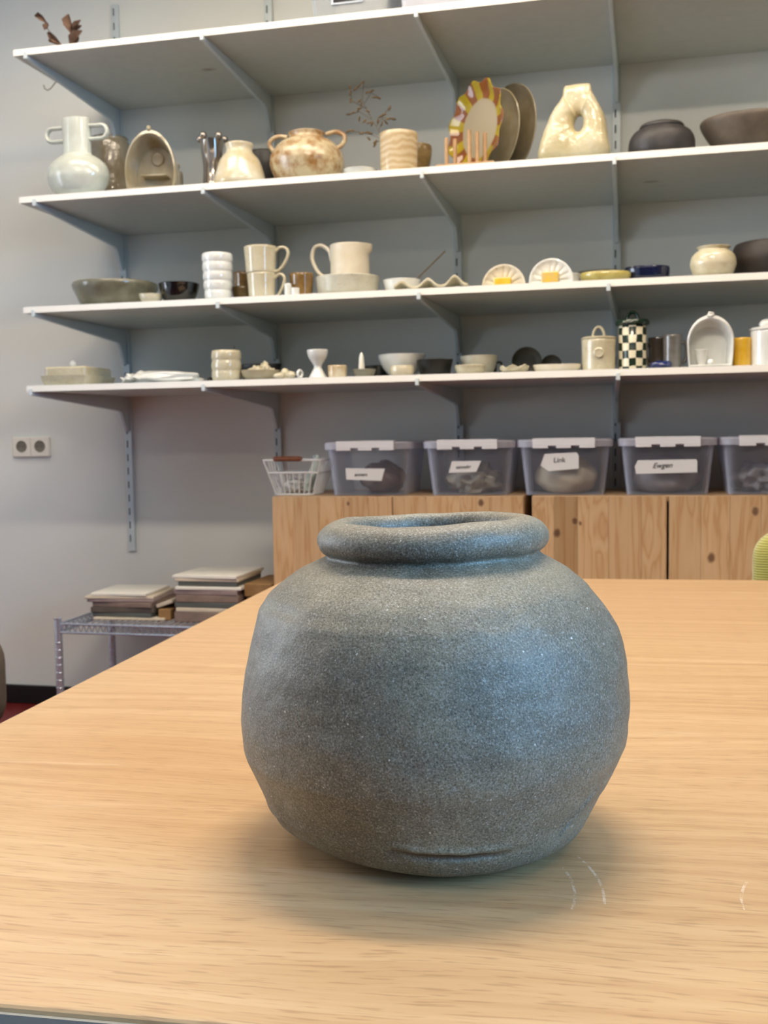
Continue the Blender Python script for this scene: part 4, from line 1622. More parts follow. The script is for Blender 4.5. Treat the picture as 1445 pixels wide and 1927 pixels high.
def disc_holder(label, cxp, top, wpx, mat, inner, back, tilt):
    """upright round ray-grooved disc with a block glazed at its middle"""
    yy = YF + back
    c = at(cxp, top, yy)
    R = wpx / 2 / F_PX * (Vector((c.x, yy, c.z)) - EYE).dot(F_AX)
    ztop = c.z - SHELF_Z[2]
    r = thing('sun_disc', label, 'disc', (c.x, yy, SHELF_Z[2]))
    zc = ztop - R
    if zc - R < 0:
        pass
    m = MB()
    n = 64
    fr, bk = [], []

    def P(a, rr, yv):
        return Vector((rr * math.cos(a), yv, max(zc + rr * math.sin(a), .0003)))
    rad = [0, R * .3, R * .6, R * .86, R * .93, R]
    rows = []
    for q, rr in enumerate(rad):
        yv = [-.004, -.004, -.005, -.007, -.010, -.009][q]
        rows.append([m.bm.verts.new(P(2 * PI * i / n, rr, yv + (.0022 if (i % 4 == 0 and 0 < q < 4) else 0))) for i in range(n)] if q else [m.bm.verts.new(P(0, 0, yv))])
    rows.append([m.bm.verts.new(P(2 * PI * i / n, R, .003)) for i in range(n)])
    rows.append([m.bm.verts.new(P(0, 0, .003))])
    for A, B in zip(rows, rows[1:]):
        for i in range(n):
            j = (i + 1) % n
            if len(A) == 1:
                m.bm.faces.new((A[0], B[i], B[j]))
            elif len(B) == 1:
                m.bm.faces.new((A[i], A[j], B[0]))
            else:
                m.bm.faces.new((A[i], A[j], B[j], B[i]))
    m.done('disc', mat, r, smooth=50)
    MB().box(-R * .42, R * .36, -.028, -.0045, max(zc - R * .15, .0005), zc + R * .36).done('block', inner, r, smooth=0, bevel=.003)
    return r


disc_holder('round white disc with rays and a yellow block, left of the pair', 948, 498, 82, JUGM, YELLOW, .055, 0)
disc_holder('whiter round disc with rays and a tan block, right of the pair', 1037, 487, 82, WHITE, YELTOP, .055, 0)
pot('stub_dish', 'small white dish half hidden behind the right ray disc', 'dish', 2, (1058, 1093, 514), [(.6, 0), (1, 1)], WHITE, back=.11, amp=.02)
pot('grey_dish', 'dusky grey dish behind the yellow-green dish', 'dish', 2, (1086, 1166, 507), [(.7, 0), (.9, .3), (1, 1)], DUST, back=.19, amp=.02, fy=.7)
pot('flat_dish', 'flat yellow-green glazed dish with rounded rim', 'dish', 2, (1091, 1188, 509), [(.8, 0), (.96, .4), (1, .75), (.96, 1)], YELGR, back=.02, amp=.02, fy=.7)
pot('navy_dish', 'glossy navy blue dish beside the yellow-green dish', 'dish', 2, (1173, 1261, 499), [(.84, 0), (.96, .3), (1, .8), (.98, 1)], NAVY, back=.06, amp=.02, fy=.8)
pot('globe_jar', 'round cream jar with short wide collar', 'jar', 2, (1298, 1386, 459), [(.62, 0), (.84, .1), (.98, .35), (1, .5), (.93, .7), (.76, .84), (.66, .89), (.66, .94), (.74, 1)], CREAM, back=.012, amp=.015)
pot('deep_bowl', 'large dark brown bowl at the right edge of the third shelf', 'bowl', 2, (1374, 1540, 447), [(.68, 0), (.88, .2), (1, .5), (.97, .8), (.90, 1)], DKBROWN, back=.06, amp=.015)

# ---- lowest shelf
xa, xb = at(80, 715, YF + .03).x, at(168, 715, YF + .03).x
bt_ = thing('butter_dish', 'oblong pale speckled butter dish with lid and small knob at the left end', 'butter dish', ((xa + xb) / 2, YF + .012, SHELF_Z[3] + .0004), .0)
bwid = xb - xa
blen = .20
zt2 = at(124, 690, YF + .03).z - SHELF_Z[3]
m = MB()
loft(m, [rrect(bwid - .016, blen - .016, .012, 0, 4, blen / 2), rrect(bwid - .004, blen - .004, .014, zt2 * .22, 4, blen / 2), rrect(bwid + .004, blen + .004, .016, zt2 * .52, 4, blen / 2),
         rrect(bwid - .004, blen - .004, .013, zt2 * .52, 4, blen / 2), rrect(bwid - .012, blen - .012, .012, .006, 4, blen / 2)])
m.done('tray', CREAM_S, bt_, smooth=40)
m = MB()
loft(m, [rrect(bwid - .018, blen - .020, .014, .0065, 4, blen / 2), rrect(bwid - .016, blen - .018, .016, zt2 * .9, 4, blen / 2), rrect(bwid - .026, blen - .028, .012, zt2, 4, blen / 2)])
lid = m.done('lid', CREAM_S, bt_, smooth=40)
MB().blob((0, blen * .34, zt2 + .010), (.011, .014, .0125), 3, .05).done('knob', WHITE, lid)

m = MB()
x0, x1 = at(222, 715, YF + .05).x, at(373, 715, YF + .05).x
lw = x1 - x0
m.blob((0, 0, .015), (lw / 2 / 1.03, .055, .023), 5, .22, 2.2, 12.4, flat=0)
for v in m.bm.verts:
    if v.co.x < -lw * .12 and v.co.z > .001:
        v.co.z += .004 * math.sin(v.co.x * 170) * min(1, (-v.co.x - lw * .12) / .03)
tag(m.done('sculpted_dish', WHITE, None, ((x0 + x1) / 2, YF + .07, SHELF_Z[3] + .0004), smooth=60), 'lumpy white glazed object lying flat near the butter dish', 'ceramic')

pot('ribbed_cup', 'pale cream cup with three bulging ribs, a dark twig in it', 'cup', 3, (400, 453, 658), ribs(3, 1, 1, .06, 0, .97), CREAM_S, back=.008, amp=.012, soft=False)
cx = at(434, 690, YF + .03)
s0 = Vector((cx.x, YF + .05, SHELF_Z[3] + .008))
s1 = at(441, 651, YF + .055)
tag(MB().tube([(0, 0, 0), (s1 - s0) * .5, s1 - s0], .0017, 6).done('thin_twig', M_INK, None, s0), 'short black twig sticking out of the ribbed cup', 'twig')
p = at(397, 709, YF + .10)
tag(MB().blob((0, 0, .008), (.009, .009, .0085), 2, .2, flat=0).done('dark_pebble', BLACK, None, (p.x - .004, YF + .10, SHELF_Z[3] + .0004)), 'tiny dark pebble left of the ribbed cup', 'pebble')
pot('black_tray', 'flat black dish behind the heap of cream shells', 'dish', 3, (452, 530, 684), [(.8, 0), (1, 1)], BLACK, back=.22, amp=.02, fy=.6)

# dish heaped with small cream shapes
do, dxx, dyy, dw, dh = pot('shell_dish', 'low cream dish heaped with small ceramic shells', 'dish', 3, (456, 527, 695), [(.72, 0), (.92, .4), (1, 1)], SAND, back=.012, amp=.03, t=.004)
HEAPL = ['cream shell at the left end of the heaped dish', 'knobbly cream shell at the front of the heap', 'topmost knobbly shell of the heap on the cream dish', 'cream shell at the right end of the heaped dish', 'cream shell at the back right of the heap', 'cream shell at the back left of the heap']
heap = [(-.030, .000, .0, .012), (-.006, -.016, .004, .015), (.014, -.004, .010, .016), (.030, .004, .0, .014), (.006, .018, .004, .015), (-.014, .012, .0, .014)]
proto = None
for i, (hx, hy, hz, hr) in enumerate(heap):
    m = MB()
    m.blob((0, 0, 0), (hr * 1.25, hr * .9, hr), 3, .5, 1.9, 3.1 * i + 1)
    for v in m.bm.verts:
        if v.co.z > hr * .6:
            v.co.z += (v.co.z - hr * .6) * .5
    o = m.done('ceramic_shell', CREAM, None, (dxx + hx, dyy + hy, SHELF_Z[3] + .006 + hr * .9 + hz + .006), (0, .3 * math.sin(i), i * 1.1), smooth=60)
    tag(o, HEAPL[i], 'shell', 'cream shells heaped on the dish')
for px, top, wd, lab in ((525, 702, 21, 'smooth egg-shaped cream shell in front of the heaped dish'), (536, 692, 18, 'knobbly cream shell behind the egg-shaped one beside the dish'), (547, 699, 18, 'rounded cream shell next to the upright ceramic ring')):
    p = at(px, top, YF + .03)
    hh = p.z - SHELF_Z[3]
    yy = YF + (.022 if px != 536 else .06)
    rr_ = wd / 2 / F_PX * 3.25
    m = MB().blob((0, 0, hh * .5), (rr_, rr_ * .9, hh * .52), 3, .18, 1.8, px * .1, flat=0)
    tag(m.done('ceramic_shell', CREAM, None, (at(px, 705, yy).x, yy, SHELF_Z[3] + .0004), smooth=60), lab, 'shell', 'loose cream shells by the dish')
p = at(564, 697, YF + .02)
rh = p.z - SHELF_Z[3] + .003
m = MB().tube([((rh / 2 - .003) * .75 * math.cos(a), 0, rh / 2 + (rh / 2 - .003) * math.sin(a)) for a in [2 * PI * i / 20 for i in range(20)]], .0035, 8, True, flat=1.5)
tag(m.done('ceramic_ring', WHITE, None, (p.x, YF + .02, SHELF_Z[3] + .0004), (0, 0, .9), smooth=60), 'small white ceramic ring standing on edge beside the loose shells', 'ring')

pot('goblet', 'white hourglass-shaped egg cup on the lowest shelf', 'goblet', 3, (579, 617, 657),
    [(.88, 0), (.8, .06), (.45, .3), (.36, .40), (.46, .5), (.85, .72), (.98, .9), (1, 1)], WHITE, back=.004, amp=.01, t=.003)
pot('small_cup', 'small cream cup with brown blush right of the hourglass egg cup', 'cup', 3, (618, 653, 687), [(.9, 0), (.96, .2), (1, 1)], glaze('cream_blush_glaze', (222, 214, 190), (176, 142, 84), .15, 26), back=.01, amp=.02)
sd, sx_, sy_, sw_, sh_ = pot('grey_saucer', 'small grey footed saucer holding a pale cone', 'saucer', 3, (664, 708, 694), [(.7, 0), (.82, .3), (1, 1)], GREYD, back=.02, amp=.02, t=.0035)
cp = at(680, 663, sy_).z - SHELF_Z[3] - .0052
tag(MB().lathe([(0, 0), (.0098, 0), (.0092, cp * .4), (.0068, cp * .8), (.0035, cp * .97), (0, cp)], 20).done('incense_cone', CONE, None, (sx_ - .008, sy_, SHELF_Z[3] + .0052), smooth=50), 'tall pale blue-white cone standing in the grey saucer', 'cone')
pot('black_cup', 'black dish in shadow behind the grey saucer', 'dish', 3, (686, 738, 687), [(.75, 0), (1, 1)], BLACKG, back=.17, amp=.02)
pot('footed_bowl', 'large white footed bowl with a small cup before it', 'bowl', 3, (713, 800, 665), [(.46, 0), (.52, .08), (.78, .4), (.94, .75), (1, 1)], WHITE, back=.075, amp=.015)
pot('little_cup', 'little cream cup in front of the white footed bowl', 'cup', 3, (735, 779, 687), [(.84, 0), (.98, .3), (1, .7), (.95, 1)], CREAM, back=.004, amp=.02)
pot('dark_bowl', 'dark brown bowl with uneven rim between two cream bowls', 'bowl', 3, (785, 853, 675), [(.74, 0), (.84, .2), (1, 1)], BLACK, back=.05, amp=.07, seed=7)
pot('low_bowl', 'lower speckled cream bowl in front of a taller cream bowl', 'bowl', 3, (856, 914, 686), [(.78, 0), (.9, .3), (1, 1)], CREAM_S, back=.006, amp=.02)
pot('taller_bowl', 'taller speckled grey-cream bowl behind the low cream bowl', 'bowl', 3, (867, 937, 668), [(.6, 0), (.82, .3), (.95, .7), (1, 1)], STONEW, back=.09, amp=.02)
r, x, y, w, h = part_pot('black_mug', 'black mug with ring handle right of the speckled cream bowls', 'mug', 3, (903, 935, 676), CYL, BLACK, back=.20, amp=.01)
loop_handle(r, BLACK, [(w * .45, 0, h * .8), (w * .72, 0, h * .82), (w * .8, 0, h * .55), (w * .7, 0, h * .25), (w * .45, 0, h * .2)], .004)
yy = YF + .30
for px0, px1, top, lab, rz in ((952, 1030, 653, 'dusky olive plate standing on edge at the back of the lowest shelf', .15), (1012, 1066, 668, 'smaller dark olive plate leaning behind the flat pale dish', -.1)):
    a, b = at(px0, 690, yy), at(px1, 690, yy)
    hh = at((px0 + px1) / 2, top, yy).z - SHELF_Z[3]
    plate('dusky_plate', lab, hh, ((a.x + b.x) / 2, yy, SHELF_Z[3] + .0004), rz, DUST, 0, .018, 1.0, -.12)
    bpy.context.view_layer.update()
o_, x, y, w, h = pot('ruffled_dish', 'small cream dish with ruffled rim near the lidded cream jar', 'dish', 3, (940, 996, 688), [(.7, 0), (.9, .4), (1, 1)], CREAM, back=.01, amp=.10, seed=3.3)
for v in o_.data.vertices:
    if v.co.z > .008:
        a = math.atan2(v.co.y, v.co.x)
        v.co.z += .0035 * math.sin(a * 7)
pot('oblong_dish', 'flat pale oblong dish left of the lidded cream jar', 'dish', 3, (1003, 1094, 685), [(.82, 0), (.94, .3), (1, 1)], JUGM, back=.012, amp=.03, fy=.55)


def loop_knob(root, z, w, h, mat, r):
    pts = [(w / 2 * math.cos(a), 0, z + h * math.sin(a)) for a in [PI * i / 14 for i in range(15)]]
    return MB().tube([(w / 2, 0, z - .004)] + pts + [(-w / 2, 0, z - .004)], r, 8, flat=1.5).done('lid_loop', mat, root, smooth=60)


r, x, y, w, h = part_pot('lidded_jar', 'cream lidded jar with looped lid handle and round medallion', 'jar', 3, (1094, 1159, 637), CYL, CREAM_S, back=.012, amp=.008)
ld = MB().lathe([(0, h - .002), (w * .44, h - .002), (w * .44, h + .0006), (w * .505, h + .0006), (w * .515, h + .004), (w * .47, h + .007), (0, h + .009)], 44).done('lid', CREAM_S, r, smooth=40)
loop_knob(ld, h + .006, .032, .030, CREAM_S, .0042)
MB().lathe([(0, 0), (.0135, 0), (.0145, .0015), (.0145, .004), (.0115, .006), (.0105, .0045), (0, .0045)], 26).done('medallion', CREAM_S, r, (.002, -w * .478, h * .54), (PI / 2, 0, 0))


def checker():
    t = NT('green_white_checks')
    tc = t.node('ShaderNodeTexCoord')
    sep = t.node('ShaderNodeSeparateXYZ')
    t.link(tc.outputs['Object'], sep.inputs[0])
    a = t.math('MULTIPLY', t.math('ARCTAN2', sep.outputs[1], sep.outputs[0]), 12 / (2 * PI))
    nz = t.noise(tc.outputs['Object'], 40, 2)
    z = t.math('MULTIPLY', sep.outputs[2], 1 / .0218)
    j = t.math('MULTIPLY', t.math('SUBTRACT', nz, .5), .35)
    fa = t.math('FLOOR', t.math('ADD', t.math('ADD', a, j), 20.5))
    fz = t.math('FLOOR', t.math('ADD', t.math('SUBTRACT', z, j), 10.6))
    ck = t.math('MODULO', t.math('ADD', fa, fz), 2.0)
    t.color(t.mix(ck, rgba((34, 48, 38)), rgba((226, 218, 192))))
    t.set(Roughness=.14)
    return t.m


r, x, y, w, h = part_pot('checkered_jar', 'dark green and white checkered jar with green lid', 'jar', 3, (1163, 1217, 611), [(.98, 0), (1, .05), (1, 1)], checker(), back=.03, amp=.004, soft=False)
ld = MB().lathe([(0, h - .002), (w * .44, h - .002), (w * .44, h + .0006), (w * .57, h + .0006), (w * .60, h + .005), (w * .58, h + .013), (w * .52, h + .017), (0, h + .018)], 44, fn=wobble(.02, 3)).done('lid', DGREEN, r, smooth=40)
loop_knob(ld, h + .016, .030, .022, DGREEN, .005)


def gmug(label, box, mat, back, hside):
    r, x, y, w, h = part_pot('gloss_mug', label, 'mug', 3, box, [(.86, 0), (.95, .1), (.96, .6), (1, 1)], mat, back=back, amp=.04, seed=box[0] * .1)
    a = hside
    loop_handle(r, mat, [(w * .46 * math.cos(a), w * .46 * math.sin(a), h * .75), (w * .72 * math.cos(a), w * .72 * math.sin(a), h * .78), (w * .82 * math.cos(a), w * .82 * math.sin(a), h * .5),
                         (w * .70 * math.cos(a), w * .7 * math.sin(a), h * .22), (w * .46 * math.cos(a), w * .46 * math.sin(a), h * .18)], .0045)


gmug('brown-grey mug in the shade right of the checkered jar', (1219, 1257, 634), glaze('brown_grey_glaze', (92, 84, 76), (70, 62, 56), .15, 16), .10, -2.4)
gmug('glossy grey mug with white window glint beside the arched white niche', (1247, 1283, 629), GREYG, .05, .4)
m = MB().blob((0, 0, .008), (.030, .022, .0125), 3, .35, 2.4, 5.5, flat=0)
p = at(1244, 682, YF + .03)
tag(m.done('cobalt_dish', COBALT, None, (p.x, YF + .026, SHELF_Z[3] + .0004), smooth=60), 'small cobalt blue glazed lump in front of the grey mugs', 'ceramic')

x, y, w, h = spot(3, 1292, 1380, 593, .012, .5)
r = thing('white_niche', 'white arched hood with knotted tip and a small inner shelf, on the lowest shelf', 'wall niche', (x, y - w * .25, SHELF_Z[3] + .0004), .04)
niche(r, WHITE, w, h, w * .5, .0055, .52)
MB().tube([(-.008, .003, h - .004), (-.003, .0, h + .006), (.005, .001, h + .004), (.004, .004, h - .004), (-.004, -.001, h - .003), (.008, .002, h + .002)], .0042, 8).done('knot', WHITE, r, smooth=60)
MB().lathe(vessel_prof([(.6, 0), (.8, .4), (1, .9), (1.05, 1)], .036, .042, .003), 28).done('inner_cup', WHITE, r, (-w * .17, w * .22, .006), smooth=50)
pot('bead_dish', 'tiny white bead standing just inside the white arched niche', 'bead', 3, (1330, 1344, 676), [(.7, 0), (1, .5), (.6, 1)], WHITE, back=.022, amp=0, open_=False, z0=.0065)
pot('yellow_cup', 'mustard yellow cup between the white niche and white lidded jar', 'cup', 3, (1378, 1414, 635), CYL, glaze('mustard_glaze', (218, 178, 70), (214, 166, 20), .25, 30), back=.03, amp=.01)
r, x, y, w, h = part_pot('white_jar', 'white lidded jar with domed knob at the right edge', 'jar', 3, (1411, 1478, 620), CYL, WHITE, back=.012, amp=.008)
ld = MB().lathe([(0, h - .002), (w * .44, h - .002), (w * .44, h + .0006), (w * .52, h + .0006), (w * .53, h + .004), (w * .47, h + .008), (0, h + .010)], 44).done('lid', WHITE, r, smooth=40)
MB().blob((0, 0, h + .016), (.024, .012, .0165), 3, .1, 2.0, 1.0).done('knob', WHITE, ld)

# ---- top shelf: dried leaves, hook, two clear bins
M_LEAF = plain('curled_brown_leaf', (126, 98, 80), .75, var=.22, scale=70)
yl = YF + .06
b0 = at(118, 92, yl)
b0.z = SHELF_Z[0]
dl = thing('dried_leaf_branch', 'dried branch with curled brown leaves lying on the left end of the top shelf', 'dried branch', b0)


def q(px, py, dy=0.0):
    return at(px, py, yl + dy) - b0


m = MB()
m.tube([(0, .02, .004), q(112, 84), q(98, 66), q(90, 55), q(84, 42), q(72, 32)], .0016, 6)
m.tube([(0, .02, .004), q(136, 84), q(138, 68), q(134, 48)], .0016, 6)
m.done('stem', M_LEAF, dl)


def leaf(pts, wid, curl):
    m = MB()
    P = [Vector(p) for p in pts]
    rows = []
    n = len(P)
    for i, p in enumerate(P):
        u = i / (n - 1)
        wv = 1.3 * wid * math.sin(PI * min(max(u * .94 + .04, 0), 1)) ** .8
        t = (P[min(i + 1, n - 1)] - P[max(i - 1, 0)]).normalized()
        side = Vector((t.z, .25, -t.x)).normalized()
        rows.append([p + side * wv * s + Vector((0, -curl * (s * s) * wv + .002 * math.sin(5 * u + s), 0)) for s in (-1, -.5, 0, .5, 1)])
    for off in (0, .0009):
        vs = [[m.bm.verts.new(v + Vector((0, off, 0))) for v in r_] for r_ in rows]
        for A, B in zip(vs, vs[1:]):
            for i in range(4):
                m.bm.faces.new((A[i], A[i + 1], B[i + 1], B[i]))
    m.done('leaf', M_LEAF, dl, smooth=60, recalc=False)


leaf([q(66, 31), q(74, 31), q(82, 37), q(89, 44)], .0075, 1.5)
leaf([q(89, 42), q(90, 48), q(87, 53), q(84, 57)], .009, 1.2)
leaf([q(89, 62), q(98, 69), q(106, 76), q(117, 86)], .008, 1.6)
leaf([q(92, 78), q(100, 76), q(108, 80), q(114, 86)], .0085, 1.2)
leaf([q(128, 27), q(129, 36), q(133, 48), q(137, 66)], .0135, 1.3)
leaf([q(134, 68), q(140, 56), q(147, 46), q(152, 38)], .0075, 1.6)
leaf([q(136, 62), q(143, 56), q(150, 52), q(154, 48)], .006, 1.4)
leaf([q(133, 84), q(139, 76), q(147, 66), q(155, 58)], .011, 1.3)
leaf([q(134, 82), q(140, 80), q(146, 76), q(149, 70)], .0095, 1.0)

yh = YF + .25
h0 = at(112, 148, yh)
hk = [Vector((0, 0, SHELF_Z[0] - TH - h0.z)), Vector((.002, 0, .02)), Vector((0, 0, 0))] + [at(px, py, yh) - h0 for px, py in ((103, 157), (96, 166), (90, 170), (84, 167), (82, 160))]
tag(MB().tube(hk, .0016, 6).done('wire_hook', M_LEAF, None, h0), 'thin brown curled wire hanging below the left end of the top shelf', 'hook')


def bin_(label, px0, px1, back, tall, group=None, front_label=False, mat=None, d=.34):
    y0 = YF + back
    a, b = at(px0, 20, y0).x, at(px1, 20, y0).x
    w = b - a
    r = thing('storage_bin', label, 'bin', ((a + b) / 2, y0 + d / 2, SHELF_Z[0] + .0004))
    t = .0025
    m = MB()
    loft(m, [rrect(w - .03, d - .03, .02, 0), rrect(w, d, .025, tall), rrect(w + .01, d + .01, .028, tall + .001), rrect(w + .01, d + .01, .028, tall + .006),
             rrect(w - 2 * t, d - 2 * t, .023, tall + .006), rrect(w - .03 - 2 * t, d - .03 - 2 * t, .018, t)])
    m.done('tub', mat or M_TUB, r, smooth=35)
    m = MB()
    loft(m, [rrect(w + .008, d + .008, .027, tall + .0065), rrect(w + .008, d + .008, .027, tall + .014), rrect(w - .02, d - .02, .02, tall + .018)])
    m.done('lid', M_LID, r, smooth=35)
    if front_label:
        z0 = .050
        x0, x1 = at(622, 8, y0).x - r.location.x, at(682, 8, y0).x - r.location.x
        slope = math.atan2(.015, tall)
        fw = -(d / 2 - .015) - .015 * z0 / tall
        lb = MB().box(x0, x1, -.003, 0, 0, .06).done('label_holder', M_CHROME, r, (0, fw - .001, z0 - .006), (slope, 0, 0), smooth=0, bevel=.001)
        MB().box(x0 + .006, x1 - .003, -.0042, -.0031, .005, .056).done('black_card', M_INK, lb, smooth=0)
    return r


M_BIN = plastic('smoky_plastic', (196, 202, 206), 0.30)
bin_('clear bin with a dark label holder on the top shelf, mostly above the photo', 576, 732, .03, .20, None, True, M_BIN)
bin_('frosted bin right of the labelled bin on the top shelf', 744, 958, .03, .20, None, False, M_LID)

# ------------------------------------------------------------------ wire rack with piles of boards
RZ = at(112, 1172, 3.16).z
yF, yB = 3.16, 3.53
rx0 = at(109, 1172, yF).x
rx1 = rx0 + .92
ra = thing('wire_rack', 'low chrome wire rack against the wall left of the cabinets', 'rack', (rx0, yF, 0))
RD = yB - yF
RW = min(rx1, X_CAB - .03) - rx0
post_x = [0, RW]
for x in post_x:
    for yv in (0, RD):
        m = MB().tube([(x, yv, .0), (x, yv, RZ + .012)], .0125, 14)
        m.lathe([(.0132, 0), (.0145, .004), (0, .006)], 14, (x, yv, RZ + .012))
        zz = .06
        p_ = m.done('post', M_CHROME, ra, smooth=40)
        g = MB()
        while zz < RZ - .05:
            g.lathe([(.0126, 0), (.0138, .0016), (.0138, .0034), (.0126, .005)], 14, (x, yv, zz))
            zz += .0254
        tag(g.done('post_grooves', M_CHROME, p_, smooth=40), kind='stuff')
for shelf_z in (RZ, .10):
    for yv in (0, RD):
        for dz in (0, -.028):
            MB().tube([(0.01, yv, shelf_z + dz - .004), (RW - .01, yv, shelf_z + dz - .004)], .0045, 8).done('rail_rod', M_CHROME, ra)
        n = 34
        MB().tube([(.012 + (RW - .024) * i / (n * 2), yv, shelf_z - .004 - (.028 if i % 2 else 0)) for i in range(n * 2 + 1)], .0032, 6).done('truss_wire', M_CHROME, ra)
    for x in (0, RW):
        for dz in (0, -.028):
            MB().tube([(x, .01, shelf_z + dz - .004), (x, RD - .01, shelf_z + dz - .004)], .0045, 8).done('rail_rod', M_CHROME, ra)
        MB().tube([(x, .012 + (RD - .024) * i / 24, shelf_z - .004 - (.028 if i % 2 else 0)) for i in range(25)], .0032, 6).done('truss_wire', M_CHROME, ra)
    for i in range(33):
        x = .02 + (RW - .04) * i / 32
        w_ = MB().tube([(x, -.002, shelf_z + .003), (x, RD + .002, shelf_z + .003)], .0022, 6).done('deck_wire', M_CHROME, ra)

M_BOARDS = [plain('board_white', (238, 236, 226), .6, var=.03), plain('board_brown_grey', (142, 122, 112), .7, var=.12, scale=30), plain('board_dark', (96, 86, 78), .7, var=.12, scale=30),
            plain('board_cream', (216, 204, 184), .6, var=.06), plain('board_kraft', (160, 124, 78), .75, var=.12, scale=40), plain('board_mauve', (158, 140, 138), .65, var=.1, scale=30),
            plain('board_slate', (92, 96, 92), .6, var=.08)]
ZB = RZ + .0056


def pile(x, y, z0, items, group):
    z = z0
    for (w, d, t, mi, rz, dx, dy, lab) in items:
        m = MB().box(-w / 2, w / 2, -d / 2, d / 2, 0, t)
        o = m.done('flat_board', M_BOARDS[mi], None, (x + dx, y + dy, z + .0002), (0, 0, rz), smooth=0, bevel=min(.0025, t * .3))
        tag(o, lab, 'board', group)
        z += t + .0003
    return z


yl_ = yF + .16
xl_ = at(232, 1150, yl_ - .10).x
zt_l = at(232, 1118, yl_ - .12).z
L = [(.25, .24, .010, 3, .06, .02, .0, 'cream sheet at the very bottom of the left pile'),
     (.215, .22, .016, 6, -.03, .0, 0, 'dark slate board near the bottom of the left pile'),
     (.225, .22, .020, 2, .03, -.004, 0, 'dark brown board low in the left pile'),
     (.215, .22, .018, 1, -.04, .002, 0, 'grey-brown board in the middle of the left pile'),
     (.235, .22, .012, 5, .05, -.012, 0, 'mauve board high in the left pile'),
     (.24, .22, .010, 3, .10, -.022, 0, 'cream board jutting out left under the top of the left pile')]
tot = sum(i[2] + .0003 for i in L)
k_ = max(.6, min(1.6, (zt_l - .010 - ZB) / tot))
L = [(a, b, c * k_, d, e, f, g, h_) for a, b, c, d, e, f, g, h_ in L]
zl = pile(xl_, yl_, ZB, L, 'boards piled on the left of the rack')
m = MB().box(-.098, .098, -.105, .105, 0, .010)
tag(m.done('flat_board', M_BOARDS[0], None, (xl_ - .018, yl_ - .005, zl + .001), (0.0, 0, .05), smooth=0, bevel=.002), 'white board on top of the left pile', 'board', 'boards piled on the left of the rack')
# brown pieces beside the left pile, one leaning
xk = at(300, 1140, yl_ - .10).x + .012
kt = at(300, 1122, yl_ - .02).z - ZB
tag(MB().box(-.022, .022, -.10, .10, 0, kt * .55).done('kraft_block', M_BOARDS[4], None, (xk, yl_ + .0, ZB + .0002), (0, 0, .05), smooth=0, bevel=.003), 'brown kraft block between the two piles', 'block')
m = MB().box(-.03, .03, -.09, .09, 0, .012)
tag(m.done('tilted_board', M_BOARDS[3], None, (xk - .002, yl_, ZB + kt * .55 + .011), (0, -.32, .05), smooth=0, bevel=.002), 'cream board tilted against the left pile on the kraft block', 'board')

xr_ = at(392, 1130, yl_ - .10).x
zt_r = at(392, 1083, yl_ - .12).z
Rr = [(.225, .24, .030, 1, .0, 0, 0, 'grey-brown board at the bottom of the right pile'),
      (.225, .24, .012, 3, .02, .004, 0, 'pale board second from the bottom of the right pile'),
      (.22, .235, .016, 6, -.02, .0, 0, 'dark slate board in the middle of the right pile'),
      (.215, .235, .022, 1, .01, .002, 0, 'grey-brown board above the dark slate one in the right pile'),
      (.22, .235, .014, 5, -.01, -.002, 0, 'mauve board in the upper half of the right pile'),
      (.225, .24, .010, 0, .03, .004, 0, 'white sheet in the upper half of the right pile'),
      (.205, .23, .014, 6, .0, .004, 0, 'dark board just under the top boards of the right pile'),
      (.22, .235, .008, 3, .02, .0, 0, 'cream sheet directly under the white top board of the right pile')]
tot = sum(i[2] + .0003 for i in Rr)
k_ = max(.6, min(1.6, (zt_r - .012 - ZB) / tot))
Rr = [(a, b, c * k_, d, e, f, g, h_) for a, b, c, d, e, f, g, h_ in Rr]
zr = pile(xr_, yl_, ZB, Rr, 'boards piled on the right of the rack')
m = MB().box(-.112, .112, -.125, .125, 0, .011)
tag(m.done('flat_board', M_BOARDS[0], None, (xr_ - .002, yl_ + .005, zr + .001), (0, 0, -.02), smooth=0, bevel=.002), 'white board on top of the right pile', 'board', 'boards piled on the right of the rack')
xq = xr_ + .165
zq = at(470, 1090, yl_).z - ZB
z1 = pile(xq, yl_ + .03, ZB, [(.085, .22, zq * .30, 4, 0, 0, 0, 'lower brown kraft block right of the right pile'), (.085, .22, zq * .34, 4, .03, 0, 0, 'middle brown kraft block right of the right pile'),
                              (.095, .235, zq * .33, 4, -.02, .004, 0, 'top kraft block right of the right pile')], 'kraft blocks at the end of the rack')
zc_ = at(300, 1083, yl_ + .12).z

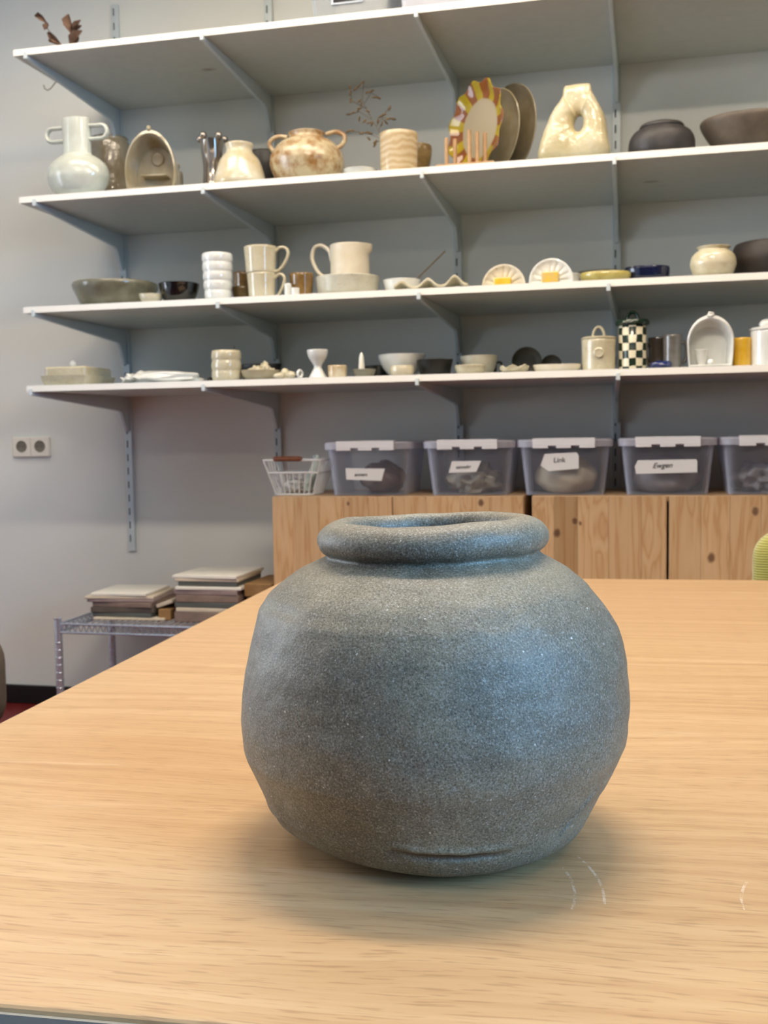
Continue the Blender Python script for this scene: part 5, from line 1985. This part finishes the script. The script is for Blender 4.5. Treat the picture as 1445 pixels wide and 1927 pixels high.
# ------------------------------------------------------------------ chairs
M_CORD = NT('green_corduroy')
v = M_CORD.coords()
wv = M_CORD.node('ShaderNodeTexWave', bands_direction='Z')
wv.inputs['Scale'].default_value = 62
M_CORD.link(v, wv.inputs['Vector'])
M_CORD.color(M_CORD.ramp(wv.outputs['Fac'], [(.0, rgba((134, 128, 52))), (.6, rgba((172, 168, 84)))]))
M_CORD.set(Roughness=.85)
M_CORD.b.inputs['Sheen Weight'].default_value = .5
M_CORD.bump(wv.outputs['Fac'], .5, .002)
M_CORD = M_CORD.m
M_BRFAB = plain('brown_fabric', (92, 78, 60), .9, var=.12, scale=60)
M_DKWOOD = plain('dark_wood_leg', (60, 40, 30), .5, var=.1, scale=30)


def chair(label, x, y, rz, fab, top, back_w, seat_h=.46):
    c = thing('upholstered_chair', label, 'chair', (x, y, 0), rz)
    m = MB()
    hb = top - seat_h - .06
    P = rrect(back_w, hb, .055, 0, 6)
    loops = []
    for s, yy in ((.86, -.004), (.97, .004), (1, .018), (1, .042), (.97, .056), (.86, .064)):
        loops.append([Vector((p.x * s, .20 + yy, seat_h + .06 + hb / 2 + p.y * s)) for p in P])
    bk = loft(m, loops).done('backrest', fab, c, smooth=60)
    ring = [Vector((p.x * .72, .194, seat_h + .06 + hb / 2 + p.y * .66)) for p in P]
    MB().tube(ring, .006, 8, True).done('back_seam_roll', fab, bk)
    m = MB()
    loft(m, [rrect(back_w * .98, .43, .05, seat_h - .075), rrect(back_w, .45, .06, seat_h - .04), rrect(back_w * .97, .43, .055, seat_h)])
    m.done('seat', fab, c, smooth=60)
    for sx in (-1, 1):
        for sy in (-.17, .17):
            MB().tube([(sx * (back_w / 2 - .03), sy * 1.12, 0), (sx * (back_w / 2 - .05), sy, seat_h - .07)], [.012, .018], 10).done('leg', M_DKWOOD, c)
        MB().box(sx * (back_w / 2 - .09) - .018, sx * (back_w / 2 - .09) + .018, .19, .215, seat_h - .06, seat_h + .12).done('back_strut', M_DKWOOD, c, smooth=0, bevel=.003)
    return c


yc = 2.20
pgl = at(1420, 1040, yc + .0).x
ztop = at(1440, 1001, yc).z
chair('yellow-green corduroy chair behind the far right of the worktable', pgl + .225, yc - .20, 0, M_CORD, ztop, .45)
yb_ = 1.6
pgr = at(7, 1270, yb_).x
ztb = at(4, 1196, yb_).z
chair('brown fabric chair just inside the left edge of the photo', pgr - .246, yb_ - .2, 0, M_BRFAB, ztb, .44, .44)
